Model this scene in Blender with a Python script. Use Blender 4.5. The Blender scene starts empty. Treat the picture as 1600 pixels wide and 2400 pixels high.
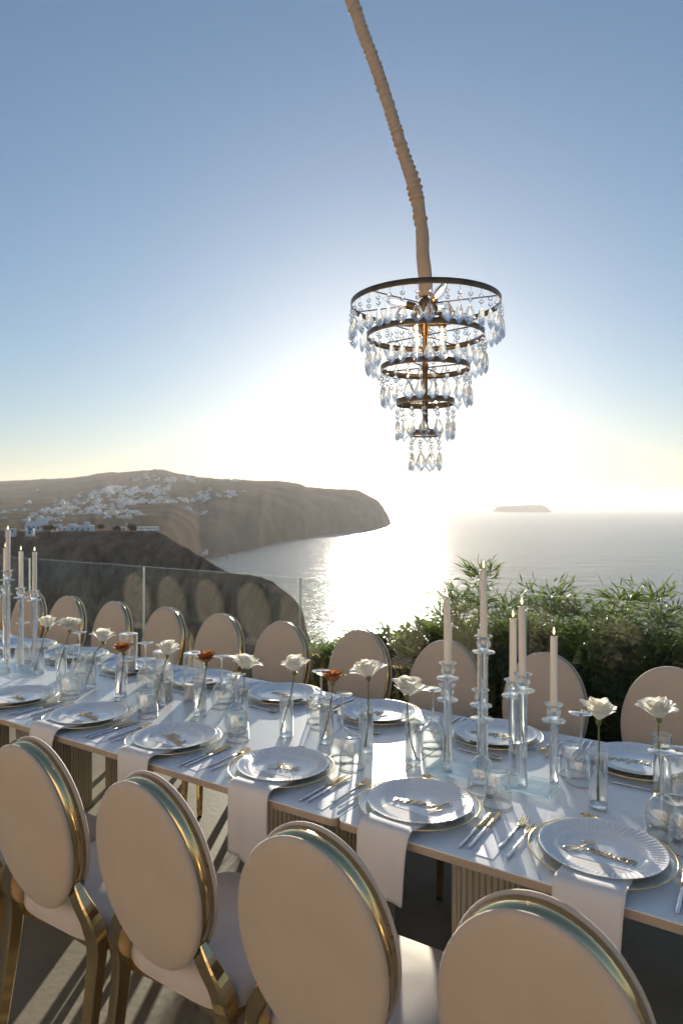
import bpy, math, random
from mathutils import Vector, Matrix, noise
R = math.radians
rnd = random.Random(7)
sc = bpy.context.scene
col = sc.collection

# ------------------------------------------------------------------ camera
EYE = 1.586            # camera height above the terrace
FPX, YH = 1600.0, 1185.0   # focal length and eye level in the photograph's own pixels (1600 x 2400)
cam = bpy.data.cameras.new('camera'); camo = bpy.data.objects.new('camera', cam); col.objects.link(camo)
cam.sensor_fit = 'HORIZONTAL'; cam.sensor_width = 24; cam.lens = 24
cam.shift_y = -(1200 - YH) / 1600
cam.clip_start = .05; cam.clip_end = 300000
cam.dof.use_dof = True; cam.dof.focus_distance = 2.1; cam.dof.aperture_fstop = 7.1
camo.location = (0, 0, EYE); camo.rotation_euler = (R(90), 0, 0)
sc.camera = camo

# ------------------------------------------------------------------ sky, sun, exposure
SUN_AZ, SUN_EL = R(3.7), R(9.2)
world = bpy.data.worlds.new('World'); sc.world = world; world.use_nodes = True
wn = world.node_tree; wn.nodes.clear()
sky = wn.nodes.new('ShaderNodeTexSky'); sky.sky_type = 'NISHITA'; sky.sun_disc = False
sky.sun_elevation = SUN_EL; sky.sun_rotation = SUN_AZ
sky.altitude = 100; sky.air_density = 1.1; sky.dust_density = .6; sky.ozone_density = 4.2
bg = wn.nodes.new('ShaderNodeBackground'); bg.inputs[1].default_value = .08
wo = wn.nodes.new('ShaderNodeOutputWorld')
gm = wn.nodes.new('ShaderNodeGamma'); gm.inputs[1].default_value = .78   # softer range of a hazy evening sky, the same all round
wn.links.new(sky.outputs[0], gm.inputs[0]); wn.links.new(gm.outputs[0], bg.inputs[0]); wn.links.new(bg.outputs[0], wo.inputs[0])
sl = bpy.data.lights.new('sun', 'SUN'); slo = bpy.data.objects.new('sun', sl); col.objects.link(slo)
sl.energy = 4.1; sl.angle = R(.55); sl.color = (1, .89, .74)
sdir = Vector((math.sin(SUN_AZ) * math.cos(SUN_EL), math.cos(SUN_AZ) * math.cos(SUN_EL), math.sin(SUN_EL)))
slo.rotation_euler = sdir.to_track_quat('Z', 'Y').to_euler()
slo.location = (0, 30, 8)
vs = sc.view_settings
vs.view_transform = 'Standard'; vs.look = 'None'; vs.gamma = 1; vs.use_curve_mapping = False
vs.exposure = 1.2
cy = sc.cycles
cy.use_denoising = True; cy.max_bounces = 14; cy.diffuse_bounces = 4; cy.glossy_bounces = 6
cy.transmission_bounces = 12; cy.transparent_max_bounces = 40; cy.volume_bounces = 1
cy.sample_clamp_indirect = 6; cy.blur_glossy = .3; cy.caustics_reflective = False

# ------------------------------------------------------------------ table frame: a runs along the table towards the town, b across it towards the railing
TH = R(56.85)
DV = Vector((-math.sin(TH), math.cos(TH), 0)); NV = Vector((math.cos(TH), math.sin(TH), 0))
O = Vector((.6147, 1.619, 0))
PHI = TH - R(90)
def P(a, b, z=0): return O + DV * a + NV * b + Vector((0, 0, z))
def at(u, y, D):       # the point at depth D that the photograph shows at pixel (u, y)
    return Vector(((u - 800) / FPX * D, D, EYE - (y - YH) / FPX * D))

# ------------------------------------------------------------------ materials
MATS = {}
def nt(m):
    m.use_nodes = True; t = m.node_tree; t.nodes.clear()
    return t, t.nodes.new('ShaderNodeOutputMaterial')
def mat(name, base, rough=.5, metal=0., var=0., vscale=5., bump=0., bscale=40., base2=None, detail=4, stretch=None, **kw):
    m = bpy.data.materials.new(name); t, out = nt(m); n = t.nodes; l = t.links
    p = n.new('ShaderNodeBsdfPrincipled'); l.new(p.outputs[0], out.inputs[0])
    p.inputs['Base Color'].default_value = (*base, 1); p.inputs['Roughness'].default_value = rough; p.inputs['Metallic'].default_value = metal
    for k, v in kw.items():
        k = k.replace('_', ' '); p.inputs[k].default_value = (*v, 1) if isinstance(v, tuple) and len(v) == 3 and 'Color' in k + 'Color' * ('Tint' in k) else v
    if var or bump or base2:
        tc = n.new('ShaderNodeTexCoord'); src = tc.outputs['Object']
        if stretch:
            mp = n.new('ShaderNodeMapping'); mp.inputs['Scale'].default_value = stretch; l.new(src, mp.inputs[0]); src = mp.outputs[0]
    if var or base2:
        nz = n.new('ShaderNodeTexNoise'); nz.inputs['Scale'].default_value = vscale; nz.inputs['Detail'].default_value = detail; nz.inputs['Roughness'].default_value = .62
        l.new(src, nz.inputs[0])
        cr = n.new('ShaderNodeValToRGB'); l.new(nz.outputs[0], cr.inputs[0])
        b2 = base2 or tuple(c * (1 - var) for c in base)
        b1 = base if base2 else tuple(min(1, c * (1 + var)) for c in base)
        cr.color_ramp.elements[0].position = .34; cr.color_ramp.elements[1].position = .66
        cr.color_ramp.elements[0].color = (*b2, 1); cr.color_ramp.elements[1].color = (*b1, 1)
        l.new(cr.outputs[0], p.inputs['Base Color'])
    if bump:
        nb = n.new('ShaderNodeTexNoise'); nb.inputs['Scale'].default_value = bscale; nb.inputs['Detail'].default_value = 5
        l.new(src, nb.inputs[0])
        bp = n.new('ShaderNodeBump'); bp.inputs['Strength'].default_value = bump; bp.inputs['Distance'].default_value = kw.get('dist', .01)
        l.new(nb.outputs[0], bp.inputs['Height']); l.new(bp.outputs[0], p.inputs['Normal'])
    MATS[name] = m
    return m
def thin_glass(name, tint=(.97, .985, .98), ior=1.5, rough=.0, specks=0, boost=1., power=5.):
    m = bpy.data.materials.new(name); t, out = nt(m); n = t.nodes; l = t.links
    tr = n.new('ShaderNodeBsdfTransparent'); tr.inputs[0].default_value = (*tint, 1)
    gl = n.new('ShaderNodeBsdfGlossy'); gl.inputs['Roughness'].default_value = rough; gl.inputs[0].default_value = (1, 1, 1, 1)
    lw = n.new('ShaderNodeLayerWeight'); lw.inputs[0].default_value = .5   # Schlick's Fresnel, the same from both sides of the sheet
    pw = n.new('ShaderNodeMath'); pw.operation = 'POWER'; pw.inputs[1].default_value = power; l.new(lw.outputs['Facing'], pw.inputs[0])
    mu = n.new('ShaderNodeMath'); mu.operation = 'MULTIPLY_ADD'; mu.use_clamp = True; mu.inputs[1].default_value = .9; mu.inputs[2].default_value = .042 * boost
    l.new(pw.outputs[0], mu.inputs[0]); fac = mu.outputs[0]
    mx = n.new('ShaderNodeMixShader'); l.new(fac, mx.inputs[0]); l.new(tr.outputs[0], mx.inputs[1]); l.new(gl.outputs[0], mx.inputs[2])
    sh = mx.outputs[0]
    if specks:   # dried water spots and salt film
        tc = n.new('ShaderNodeTexCoord')
        vo = n.new('ShaderNodeTexVoronoi'); vo.inputs['Scale'].default_value = 34; l.new(tc.outputs['Object'], vo.inputs[0])
        lt = n.new('ShaderNodeMath'); lt.operation = 'LESS_THAN'; lt.inputs[1].default_value = .09; l.new(vo.outputs['Distance'], lt.inputs[0])
        nz = n.new('ShaderNodeTexNoise'); nz.inputs['Scale'].default_value = 2.2; nz.inputs['Detail'].default_value = 5; l.new(tc.outputs['Object'], nz.inputs[0])
        rp = n.new('ShaderNodeMapRange'); rp.inputs[1].default_value = .42; rp.inputs[2].default_value = .75; l.new(nz.outputs[0], rp.inputs[0])
        a1 = n.new('ShaderNodeMath'); a1.operation = 'MULTIPLY'; l.new(lt.outputs[0], a1.inputs[0]); l.new(rp.outputs[0], a1.inputs[1])
        a2 = n.new('ShaderNodeMath'); a2.operation = 'MULTIPLY_ADD'; l.new(a1.outputs[0], a2.inputs[0]); a2.inputs[1].default_value = .2
        a3 = n.new('ShaderNodeMath'); a3.operation = 'MULTIPLY'; l.new(rp.outputs[0], a3.inputs[0]); a3.inputs[1].default_value = .006
        l.new(a3.outputs[0], a2.inputs[2])
        df = n.new('ShaderNodeBsdfTranslucent'); df.inputs[0].default_value = (.85, .85, .82, 1)
        m2 = n.new('ShaderNodeMixShader'); l.new(a2.outputs[0], m2.inputs[0]); l.new(sh, m2.inputs[1]); l.new(df.outputs[0], m2.inputs[2]); sh = m2.outputs[0]
    l.new(sh, out.inputs[0]); MATS[name] = m
    return m
def solid_glass(name, colr=(1, 1, 1), ior=1.5, rough=0., clear=0.):
    m = bpy.data.materials.new(name); t, out = nt(m); n = t.nodes; l = t.links
    g = n.new('ShaderNodeBsdfGlass'); g.inputs['Color'].default_value = (*colr, 1); g.inputs['IOR'].default_value = ior; g.inputs['Roughness'].default_value = rough
    sh = g.outputs[0]
    if clear:
        tr = n.new('ShaderNodeBsdfTransparent'); mx = n.new('ShaderNodeMixShader'); mx.inputs[0].default_value = clear
        l.new(sh, mx.inputs[1]); l.new(tr.outputs[0], mx.inputs[2]); sh = mx.outputs[0]
    l.new(sh, out.inputs[0]); MATS[name] = m
    return m
def leafy(name, c1, c2, trans=.5, tcol=None, vscale=3., rough=.5):
    m = bpy.data.materials.new(name); t, out = nt(m); n = t.nodes; l = t.links
    tc = n.new('ShaderNodeTexCoord'); nz = n.new('ShaderNodeTexNoise'); nz.inputs['Scale'].default_value = vscale; nz.inputs['Detail'].default_value = 3
    l.new(tc.outputs['Object'], nz.inputs[0])
    cr = n.new('ShaderNodeValToRGB'); cr.color_ramp.elements[0].position = .35; cr.color_ramp.elements[1].position = .65
    cr.color_ramp.elements[0].color = (*c1, 1); cr.color_ramp.elements[1].color = (*c2, 1); l.new(nz.outputs[0], cr.inputs[0])
    p = n.new('ShaderNodeBsdfPrincipled'); l.new(cr.outputs[0], p.inputs['Base Color']); p.inputs['Roughness'].default_value = rough
    tl = n.new('ShaderNodeBsdfTranslucent')
    if tcol: tl.inputs[0].default_value = (*tcol, 1)
    else: l.new(cr.outputs[0], tl.inputs[0])
    mx = n.new('ShaderNodeMixShader'); mx.inputs[0].default_value = trans
    l.new(p.outputs[0], mx.inputs[1]); l.new(tl.outputs[0], mx.inputs[2]); l.new(mx.outputs[0], out.inputs[0]); MATS[name] = m
    return m
def emit(name, colr, s):
    m = bpy.data.materials.new(name); t, out = nt(m)
    e = t.nodes.new('ShaderNodeEmission'); e.inputs[0].default_value = (*colr, 1); e.inputs[1].default_value = s
    t.links.new(e.outputs[0], out.inputs[0]); MATS[name] = m
    return m

mat('velvet', (.61, .49, .375), .75, var=.055, vscale=5, bump=.05, bscale=300, Sheen_Weight=.45, Sheen_Roughness=.35)
mat('velvet_seat', (.70, .60, .53), .7, var=.05, vscale=9, bump=.04, bscale=300, Sheen_Weight=.4, Sheen_Roughness=.35)
mat('gold_steel', (.80, .60, .32), .15, 1., var=.05, vscale=6)
mat('gold', (.86, .62, .30), .22, 1.)
mat('gold_wire', (.83, .60, .32), .28, 1.)
mat('silver', (.82, .82, .84), .2, 1.)
mat('bronze', (.27, .175, .095), .4, .85, var=.25, vscale=22)
mat('laminate', (.86, .86, .845), .22, var=.015, vscale=2, bump=.02, bscale=500)
mat('edge_band', (.46, .36, .27), .5, var=.12, vscale=14)
mat('column', (.46, .42, .34), .55, var=.06, vscale=8)
mat('porcelain', (.86, .86, .85), .12, Coat_Weight=.4)
mat('linen', (.80, .76, .72), .85, bump=.25, bscale=700, var=.02)
mat('paper', (.82, .80, .84), .6, var=.015, vscale=3)
mat('wax', (.84, .78, .68), .42, Subsurface_Weight=.35, Subsurface_Radius=(.02, .012, .008))
mat('wick', (.03, .025, .02), .8)
mat('concrete', (.37, .315, .225), .62, base2=(.26, .22, .16), vscale=1.9, detail=9, bump=.12, bscale=35)
mat('fabric_wrap', (.53, .39, .28), .75, var=.07, vscale=18, bump=.3, bscale=130, Sheen_Weight=.3)
mat('soil', (.14, .10, .07), .95, var=.3, vscale=4, bump=.5, bscale=14)
mat('bark', (.12, .085, .055), .85, var=.3, vscale=30)
mat('far_land', (.145, .118, .085), .95, base2=(.055, .05, .036), vscale=.005, detail=12, Specular_IOR_Level=0.)
mat('ridge_land', (.30, .19, .12), .95, base2=(.072, .048, .034), vscale=.06, detail=12, Specular_IOR_Level=0.)
mat('whitewash', (.80, .80, .79), .8, var=.04, vscale=.3, Specular_IOR_Level=.1)
mat('cream_wall', (.70, .62, .50), .8, var=.05, vscale=.3)
mat('blue_dome', (.05, .14, .42), .5)
mat('dark_opening', (.035, .05, .07), .25)
mat('fill_house_wall', (.64, .52, .385), .85, var=.06, vscale=.7, bump=.2, bscale=60)
mat('bronze_dark', (.10, .08, .06), .5)
mat('rubber', (.03, .025, .02), .6)
thin_glass('drinking_glass', (.975, .985, .985), 1.5, 0, boost=2.2, power=2.6)
thin_glass('charger_glass', (.94, .955, .95), 1.5, .03, boost=2., power=3.5)
thin_glass('rail_glass', (.93, .955, .94), 1.52, 0, specks=1, boost=.65)
mat('rail_edge', (.62, .68, .62), .25, Transmission_Weight=.4)
solid_glass('crystal', (1, 1, 1), 1.52, 0, clear=.36)
solid_glass('rod_glass', (.99, 1, 1), 1.49, 0, clear=.18)
solid_glass('vase_water', (1, 1, 1), 1.33, 0, clear=.18)
solid_glass('base_glass', (.93, .98, .98), 1.5, 0, clear=.3)
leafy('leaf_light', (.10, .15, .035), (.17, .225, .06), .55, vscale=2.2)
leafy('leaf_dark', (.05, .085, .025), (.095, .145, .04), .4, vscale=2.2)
leafy('tree_leaf', (.035, .05, .02), (.07, .085, .035), .3, vscale=.3)
leafy('rose_white', (.84, .82, .73), (.87, .86, .80), .42, vscale=40, rough=.6)
leafy('rose_rust', (.38, .14, .05), (.52, .24, .10), .35, vscale=50, rough=.6)
leafy('stem_green', (.10, .14, .03), (.16, .17, .05), .1, vscale=30)
leafy('stem_red', (.20, .05, .03), (.26, .09, .04), .1, vscale=30)
emit('flame_glow', (1, .72, .42), 1.1)
emit('filament', (1, .66, .32), 22)
def sea_material():
    m = bpy.data.materials.new('sea_water'); t, out = nt(m); n = t.nodes; l = t.links
    p = n.new('ShaderNodeBsdfPrincipled'); l.new(p.outputs[0], out.inputs[0])
    p.inputs['Base Color'].default_value = (.028, .075, .10, 1); p.inputs['Roughness'].default_value = .2; p.inputs['IOR'].default_value = 1.33
    tc = n.new('ShaderNodeTexCoord'); h = None
    for s, w in ((.02, 2.4), (.1, .9), (.4, .36)):
        mp = n.new('ShaderNodeMapping'); mp.inputs['Scale'].default_value = (s * .6, s, s); mp.inputs['Rotation'].default_value = (0, 0, .5); l.new(tc.outputs['Object'], mp.inputs[0])
        nz = n.new('ShaderNodeTexNoise'); nz.inputs['Scale'].default_value = 1; nz.inputs['Detail'].default_value = 3; l.new(mp.outputs[0], nz.inputs[0])
        mu = n.new('ShaderNodeMath'); mu.operation = 'MULTIPLY_ADD'; mu.inputs[1].default_value = w; l.new(nz.outputs[0], mu.inputs[0])
        if h: l.new(h, mu.inputs[2])
        else: mu.inputs[2].default_value = 0
        h = mu.outputs[0]
    bp = n.new('ShaderNodeBump'); bp.inputs['Strength'].default_value = .8; bp.inputs['Distance'].default_value = 2.5; l.new(h, bp.inputs['Height']); l.new(bp.outputs[0], p.inputs['Normal'])
    MATS['sea_water'] = m
sea_material()

# ------------------------------------------------------------------ mesh helpers
class MB:
    def __init__(s): s.v = []; s.f = []; s.m = []; s.flat = []
    def add(s, vs, fs, mi=0, flat=False):
        o = len(s.v); s.v += [tuple(v) for v in vs]
        for f in fs: s.f.append(tuple(i + o for i in f)); s.m.append(mi); s.flat.append(flat)
        return s
    def box(s, c, d, mi=0, rz=0., bev=0.):
        x, y, z = (q / 2 for q in d); M = Matrix.Translation(c) @ Matrix.Rotation(rz, 4, 'Z')
        if bev:
            b = bev; v = []
            for zz, k in ((-z, 1), (-z + b, 0), (z - b, 0), (z, 1)):
                i = b * k
                for (sx, sy) in ((1, 1), (-1, 1), (-1, -1), (1, -1)):
                    pts = ((x - i, y - b - i * 0), (x - b, y - i)) if sx * sy > 0 else ((x - b, y - i), (x - i, y - b))
                    for (px, py) in pts: v.append(M @ Vector((sx * px, sy * py, zz)))
            f = [tuple(range(7, -1, -1)), tuple(range(24, 32))]
            for r in range(3):
                for k in range(8): f.append((r * 8 + k, r * 8 + (k + 1) % 8, r * 8 + 8 + (k + 1) % 8, r * 8 + 8 + k))
            return s.add(v, f, mi, True)
        v = [M @ Vector((sx * x, sy * y, sz * z)) for sz in (-1, 1) for sy in (-1, 1) for sx in (-1, 1)]
        return s.add(v, [(0, 2, 3, 1), (4, 5, 7, 6), (0, 1, 5, 4), (2, 6, 7, 3), (0, 4, 6, 2), (1, 3, 7, 5)], mi, True)
    def lathe(s, prof, seg=32, c=(0, 0, 0), mi=0, rib=None, sx=1., sy=1.):
        v = []; f = []; n = len(prof)
        for k in range(seg):
            a = 2 * math.pi * k / seg
            for i, (r, z) in enumerate(prof):
                rr = r * (1 + (rib(a, i, z) if rib else 0))
                v.append((c[0] + rr * math.cos(a) * sx, c[1] + rr * math.sin(a) * sy, c[2] + z))
        for k in range(seg):
            for i in range(n - 1):
                A, B = k * n + i, ((k + 1) % seg) * n + i
                if prof[i][0] < 1e-7: f.append((A, B + 1, A + 1))
                elif prof[i + 1][0] < 1e-7: f.append((A, B, A + 1))
                else: f.append((A, B, B + 1, A + 1))
        return s.add(v, f, mi)
    def sweep(s, path, sec, mi=0, cap=True, up=(0, 0, 1), flat=False):
        # sec(i, t) -> ring of 2-D points; frame carried along the path
        path = [Vector(p) for p in path]; n = len(path); v = []; f = []; m = None
        pu = Vector(up)
        for i, p in enumerate(path):
            d = (path[min(i + 1, n - 1)] - path[max(i - 1, 0)]).normalized()
            x = pu.cross(d)
            if x.length < 1e-4: x = Vector((1, 0, 0)).cross(d)
            x.normalize(); y = d.cross(x).normalized(); pu = y
            ring = sec(i, i / (n - 1)); m = len(ring)
            v += [p + x * q[0] + y * q[1] for q in ring]
        for i in range(n - 1):
            for k in range(m): f.append((i * m + k, i * m + (k + 1) % m, (i + 1) * m + (k + 1) % m, (i + 1) * m + k))
        if cap: f.append(tuple(range(m - 1, -1, -1))); f.append(tuple((n - 1) * m + k for k in range(m)))
        return s.add(v, f, mi, flat)
    def tube(s, path, r, seg=8, mi=0, cap=True, up=(0, 0, 1)):
        g = r if callable(r) else (lambda t: r)
        return s.sweep(path, lambda i, t: [(g(t) * math.cos(2 * math.pi * k / seg), g(t) * math.sin(2 * math.pi * k / seg)) for k in range(seg)], mi, cap, up)
    def bar(s, path, w, h, mi=0, up=(0, 0, 1)):
        fw = w if callable(w) else (lambda t: w); fh = h if callable(h) else (lambda t: h)
        def sec(i, t):
            a, b = fw(t) / 2, fh(t) / 2; c = min(a, b) * .25
            return [(a, -b + c), (a, b - c), (a - c, b), (-a + c, b), (-a, b - c), (-a, -b + c), (-a + c, -b), (a - c, -b)]
        return s.sweep(path, sec, mi, True, up, True)
    def mesh(s, name, mats):
        me = bpy.data.meshes.new(name); me.from_pydata(s.v, [], s.f)
        for q in (mats if isinstance(mats, (list, tuple)) else [mats]): me.materials.append(MATS[q])
        me.polygons.foreach_set('material_index', s.m)
        me.polygons.foreach_set('use_smooth', [not x for x in s.flat]); me.update()
        return me
    def build(s, name, mats, parent=None): return link(name, s.mesh(name, mats), parent)
def link(name, me, parent=None):
    o = bpy.data.objects.new(name, me); col.objects.link(o)
    if parent: o.parent = parent
    return o
def tag(o, label=None, cat=None, group=None, kind=None):
    for k, v in (('label', label), ('category', cat), ('group', group), ('kind', kind)):
        if v: o[k] = v
    return o
def thing(name, label, cat, group=None, M=None):
    o = bpy.data.objects.new(name, None); o.empty_display_size = .05; col.objects.link(o)
    if M is not None: o.matrix_world = M
    return tag(o, label, cat, group)
KIDS = {}
def kids(o): return [c for c in col.objects if c.parent == o]
def dup(root, M, label=None, group=None, parent=None, tree=None):
    tree = tree if tree is not None else TREE.setdefault(root.name, snapshot(root))
    def cp(node, par):
        o, ch = node; c = o.copy(); col.objects.link(c); c.parent = par
        for q in ch: cp(q, c)
        return c
    r = cp(tree, parent); r.matrix_basis = M
    if label: r['label'] = label
    if group: r['group'] = group
    return r
TREE = {}
def snapshot(o): return (o, [snapshot(c) for c in o.children])
def TM(a, b, z=0., rot=0.): return Matrix.Translation(P(a, b, z)) @ Matrix.Rotation(PHI + rot, 4, 'Z')
def LM(base, x, y, z=0., rot=0.): return base @ Matrix.Translation((x, y, z)) @ Matrix.Rotation(rot, 4, 'Z')
def catmull(pts, n=8, closed=False):
    pts = [Vector(p) for p in pts]; out = []; L = len(pts)
    for i in range(L - 1):
        p0, p1, p2, p3 = pts[max(i - 1, 0)], pts[i], pts[i + 1], pts[min(i + 2, L - 1)]
        for k in range(n):
            t = k / n
            out.append(.5 * ((2 * p1) + (p2 - p0) * t + (2 * p0 - 5 * p1 + 4 * p2 - p3) * t * t + (3 * p1 - p0 - 3 * p2 + p3) * t ** 3))
    out.append(pts[-1]); return out
def interp(x, xs, ys):
    if x <= xs[0]: return ys[0]
    for i in range(len(xs) - 1):
        if x <= xs[i + 1]:
            t = (x - xs[i]) / (xs[i + 1] - xs[i]); return ys[i] + (ys[i + 1] - ys[i]) * t
    return ys[-1]
def fbm(x, y, z=0, o=5): return noise.fractal(Vector((x, y, z)), 1.0, 2.0, o)
ORD = ['first', 'second', 'third', 'fourth', 'fifth', 'sixth', 'seventh', 'eighth', 'ninth', 'tenth', 'eleventh']

# ================================================================== SETTING
H = 110.; ZS = EYE - H
S = 60000.
sea = MB().add([(-S, -S, ZS), (S, -S, ZS), (S, S, ZS), (-S, S, ZS)], [(0, 1, 2, 3)]).build('sea', 'sea_water'); tag(sea, 'pale glittering sea below the cliffs reaching to the horizon', 'sea', kind='structure')

# far headland
uw = [-900, 350, 400, 440, 470, 493, 543, 610, 632, 703, 757, 829, 880, 905, 918]
yw = [1262, 1262, 1278, 1296, 1311, 1305, 1294, 1283, 1271, 1262, 1251, 1243, 1238, 1233, 1229]
dw = [520, 520, 800, 1150] + [FPX * H / (y - YH) for y in yw[4:]]
ur = [-900, -500, -200, 0, 50, 110, 160, 200, 250, 300, 345, 380, 400, 440, 500, 560, 600, 650, 700, 720, 800, 838, 865, 885, 895, 905, 912, 918]
yr = [1150, 1138, 1130, 1127, 1126, 1122, 1120, 1115, 1107, 1105, 1102, 1100, 1106, 1113, 1121, 1125, 1126, 1127, 1134, 1142, 1146, 1149, 1163, 1173, 1186, 1196, 1210, 1226]
ud = [-900, 0, 380, 600, 838, 918]; dr = [4900, 4650, 4500, 4400, 4300, 4120]
def far_pt(u, t):
    yW, dW, yR, dR = interp(u, uw, yw), interp(u, uw, dw), interp(u, ur, yr), interp(u, ud, dr)
    k = min(1, max(0, (u - 350) / 150))
    g = (1 - (1 - t) ** 1.25) * (1 - k) + (1 - (1 - t) ** 2.3) * k
    D = dW + (dR - dW) * (t ** (1.3 * (1 - k) + 2.0 * k))
    y = yW + (yR - yW) * g
    nz = fbm(u * .012, t * 3.0, 3.1, 6)
    y += nz * 5.0 * math.sin(math.pi * min(1, t * 1.02)) * (1 if u > 380 else .6) + fbm(u * .06, t * 9, 7.7, 4) * 1.6 * min(1, t * 6)
    D *= 1 + .05 * fbm(u * .03, t * 2.2, 9.4, 4) * min(1, t * 4) * (1 - t)
    p = at(u, y, D)
    if t == 0 and u >= 465: p.z = ZS - 6
    return p
m = MB(); cols_ = [(-900 + i * 30) for i in range(25)] + [-150 + i * 6 for i in range(int((918 + 150) / 6))] + [918]; rows = 46
for u in cols_:
    for j in range(rows): m.v.append(tuple(far_pt(u, j / (rows - 1))))
    q = far_pt(u, 1)
    m.v.append((q.x * 1.1, q.y * 1.1, q.z - 60)); m.v.append((q.x * 1.3, q.y * 1.3, ZS - 10))
rr = rows + 2
for i in range(len(cols_) - 1):
    for j in range(rr - 1): m.f.append((i * rr + j, (i + 1) * rr + j, (i + 1) * rr + j + 1, i * rr + j + 1)); m.m.append(0); m.flat.append(False)
tag(m.build('headland', 'far_land'), 'hazy brown headland with a white town running down to the sea', 'headland', kind='structure')

# nearer dark ridge
uc = [-700, 0, 100, 200, 330, 372, 400, 440, 480, 530, 600, 640, 662, 690, 709, 722, 760, 900, 1200, 1900]
yc = [1240, 1243, 1246, 1246, 1246, 1247, 1264, 1286, 1311, 1338, 1352, 1363, 1381, 1402, 1432, 1490, 1560, 1720, 1900, 2300]
dc = [500, 480, 475, 470, 465, 460, 440, 415, 390, 355, 310, 280, 262, 240, 222, 205, 150, 80, 45, 22]
def near_pt(u, t):
    yC, D0 = interp(u, uc, yc), interp(u, uc, dc)
    D = D0 * (1 - .56 * t)
    y = yC + (2000 + max(0, u - 722) * .6 - yC) * t ** 1.15
    nz = fbm(u * .008 + t * 1.2, t * 2.2, 1.3, 6)
    y += nz * 60 * math.sin(math.pi * min(1, t * 1.1 + .01)) + fbm(u * .05, t * 14, 4.4, 4) * (2.6 + 7 * t) + (abs(fbm(u * .022 + t * 1.5, t * 1.2, 8.8, 4)) - .2) * 70 * min(1, t * 5)
    D *= 1 + .05 * fbm(u * .018 + t * 2, t * 2, 6.2, 5) * min(1, 4 * t)
    return at(u, y, D)
m = MB(); cols_ = [-700 + i * 20 for i in range(30)] + [-100 + i * 5 for i in range(170)] + [750 + i * 50 for i in range(24)]; rows = 60
for u in cols_:
    q = near_pt(u, 0)
    m.v.append((q.x * 1.35, q.y * 1.35, q.z - 70)); m.v.append((q.x * 1.12, q.y * 1.12, q.z - (1 if u < 372 else 16)))
    for j in range(rows): m.v.append(tuple(near_pt(u, j / (rows - 1))))
rr = rows + 2
for i in range(len(cols_) - 1):
    for j in range(rr - 1): m.f.append((i * rr + j, i * rr + j + 1, (i + 1) * rr + j + 1, (i + 1) * rr + j)); m.m.append(0); m.flat.append(False)
tag(m.build('hillside', 'ridge_land'), 'dark brown eroded hillside falling to the sea behind the railing', 'hillside', kind='structure')

# small flat island on the horizon
m = MB(); DI = 12000.; n = 40
prof = [(1168, 1199), (1172, 1190), (1182, 1186), (1200, 1185.5), (1225, 1185), (1240, 1183.5), (1262, 1183), (1274, 1184), (1277, 1190), (1281, 1199)]
for i in range(n + 1):
    u = 1168 + (1281 - 1168) * i / n; y = interp(u, [p[0] for p in prof], [p[1] for p in prof]) + fbm(u * .2, 0, 0, 4) * .7
    for (k, f) in ((0, .96), (.75, .985), (1, 1.), (1, 1.03), (0, 1.06)):
        q = at(u, 1200 - (1200 - y) * k, DI); m.v.append((q.x, DI * f, max(ZS - 5, q.z) if k else ZS - 5))
for i in range(n):
    for j in range(4): m.f.append((i * 5 + j, (i + 1) * 5 + j, (i + 1) * 5 + j + 1, i * 5 + j + 1)); m.m.append(0); m.flat.append(False)
tag(m.build('island', 'far_land'), 'low flat-topped island far out on the sea', 'island', kind='structure')

# terrace slab, planting bed
def slab(name, a0, a1, b0, b1, z0, z1, mt):
    m = MB(); q = [P(a0, b0), P(a1, b0), P(a1, b1), P(a0, b1)]
    m.add([(p.x, p.y, z0) for p in q] + [(p.x, p.y, z1) for p in q], [(0, 1, 2, 3), (7, 6, 5, 4), (0, 4, 5, 1), (1, 5, 6, 2), (2, 6, 7, 3), (3, 7, 4, 0)], 0, True)
    return m.build(name, mt)
tag(slab('terrace_floor', -7, 12, -9, 2.12, -1.2, 0, 'concrete'), 'smooth pale concrete terrace floor striped by long chair shadows', 'floor', kind='structure')
m = MB(); na, nb = 60, 12
for i in range(na + 1):
    for j in range(nb + 1):
        a = -4 + 6.8 * i / na; b = 2.125 + 1.5 * j / nb
        p = P(a, b); m.v.append((p.x, p.y, -.12 + .06 * fbm(p.x * 2, p.y * 2) - (1.2 if j == nb else 0) - (.8 if i in (0, na) else 0)))
for i in range(na):
    for j in range(nb): m.f.append((i * (nb + 1) + j, i * (nb + 1) + j + 1, (i + 1) * (nb + 1) + j + 1, (i + 1) * (nb + 1) + j)); m.m.append(0); m.flat.append(False)
tag(m.build('planting_bed', 'soil'), 'strip of dark soil under the shrubs outside the glass railing', 'soil', kind='structure')

# unseen house added behind the camera to bounce warm fill onto the chairs: pale rendered wall with doors and windows, facing the evening sun
vm = TM(0, -8.2); fill_house = thing('fill_house', 'unseen cream rendered house with glazed doors, added to bounce warm light onto the chairs', 'house', None, vm)
W0, W1, VH = -12., 8., 4.4
ops = [(-8.6, 1.0, 0.02, 2.3), (-5.6, 1.9, 0.02, 2.35), (-2.6, 1.0, .9, 2.2), (.2, 1.9, .02, 2.35), (3.2, 1.0, .9, 2.2), (5.4, 1.0, .02, 2.3)]
m = MB(); x = W0
for (c, w, z0, z1) in ops + [(W1, 0, 0, 0)]:
    m.box(((x + c - w / 2) / 2, -.2, VH / 2), (c - w / 2 - x, .4, VH))
    if w:
        m.box((c, -.2, (z1 + VH) / 2), (w - .004, .396, VH - z1))
        if z0 > .1: m.box((c, -.2, z0 / 2), (w - .004, .396, z0))
    x = c + w / 2
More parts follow.
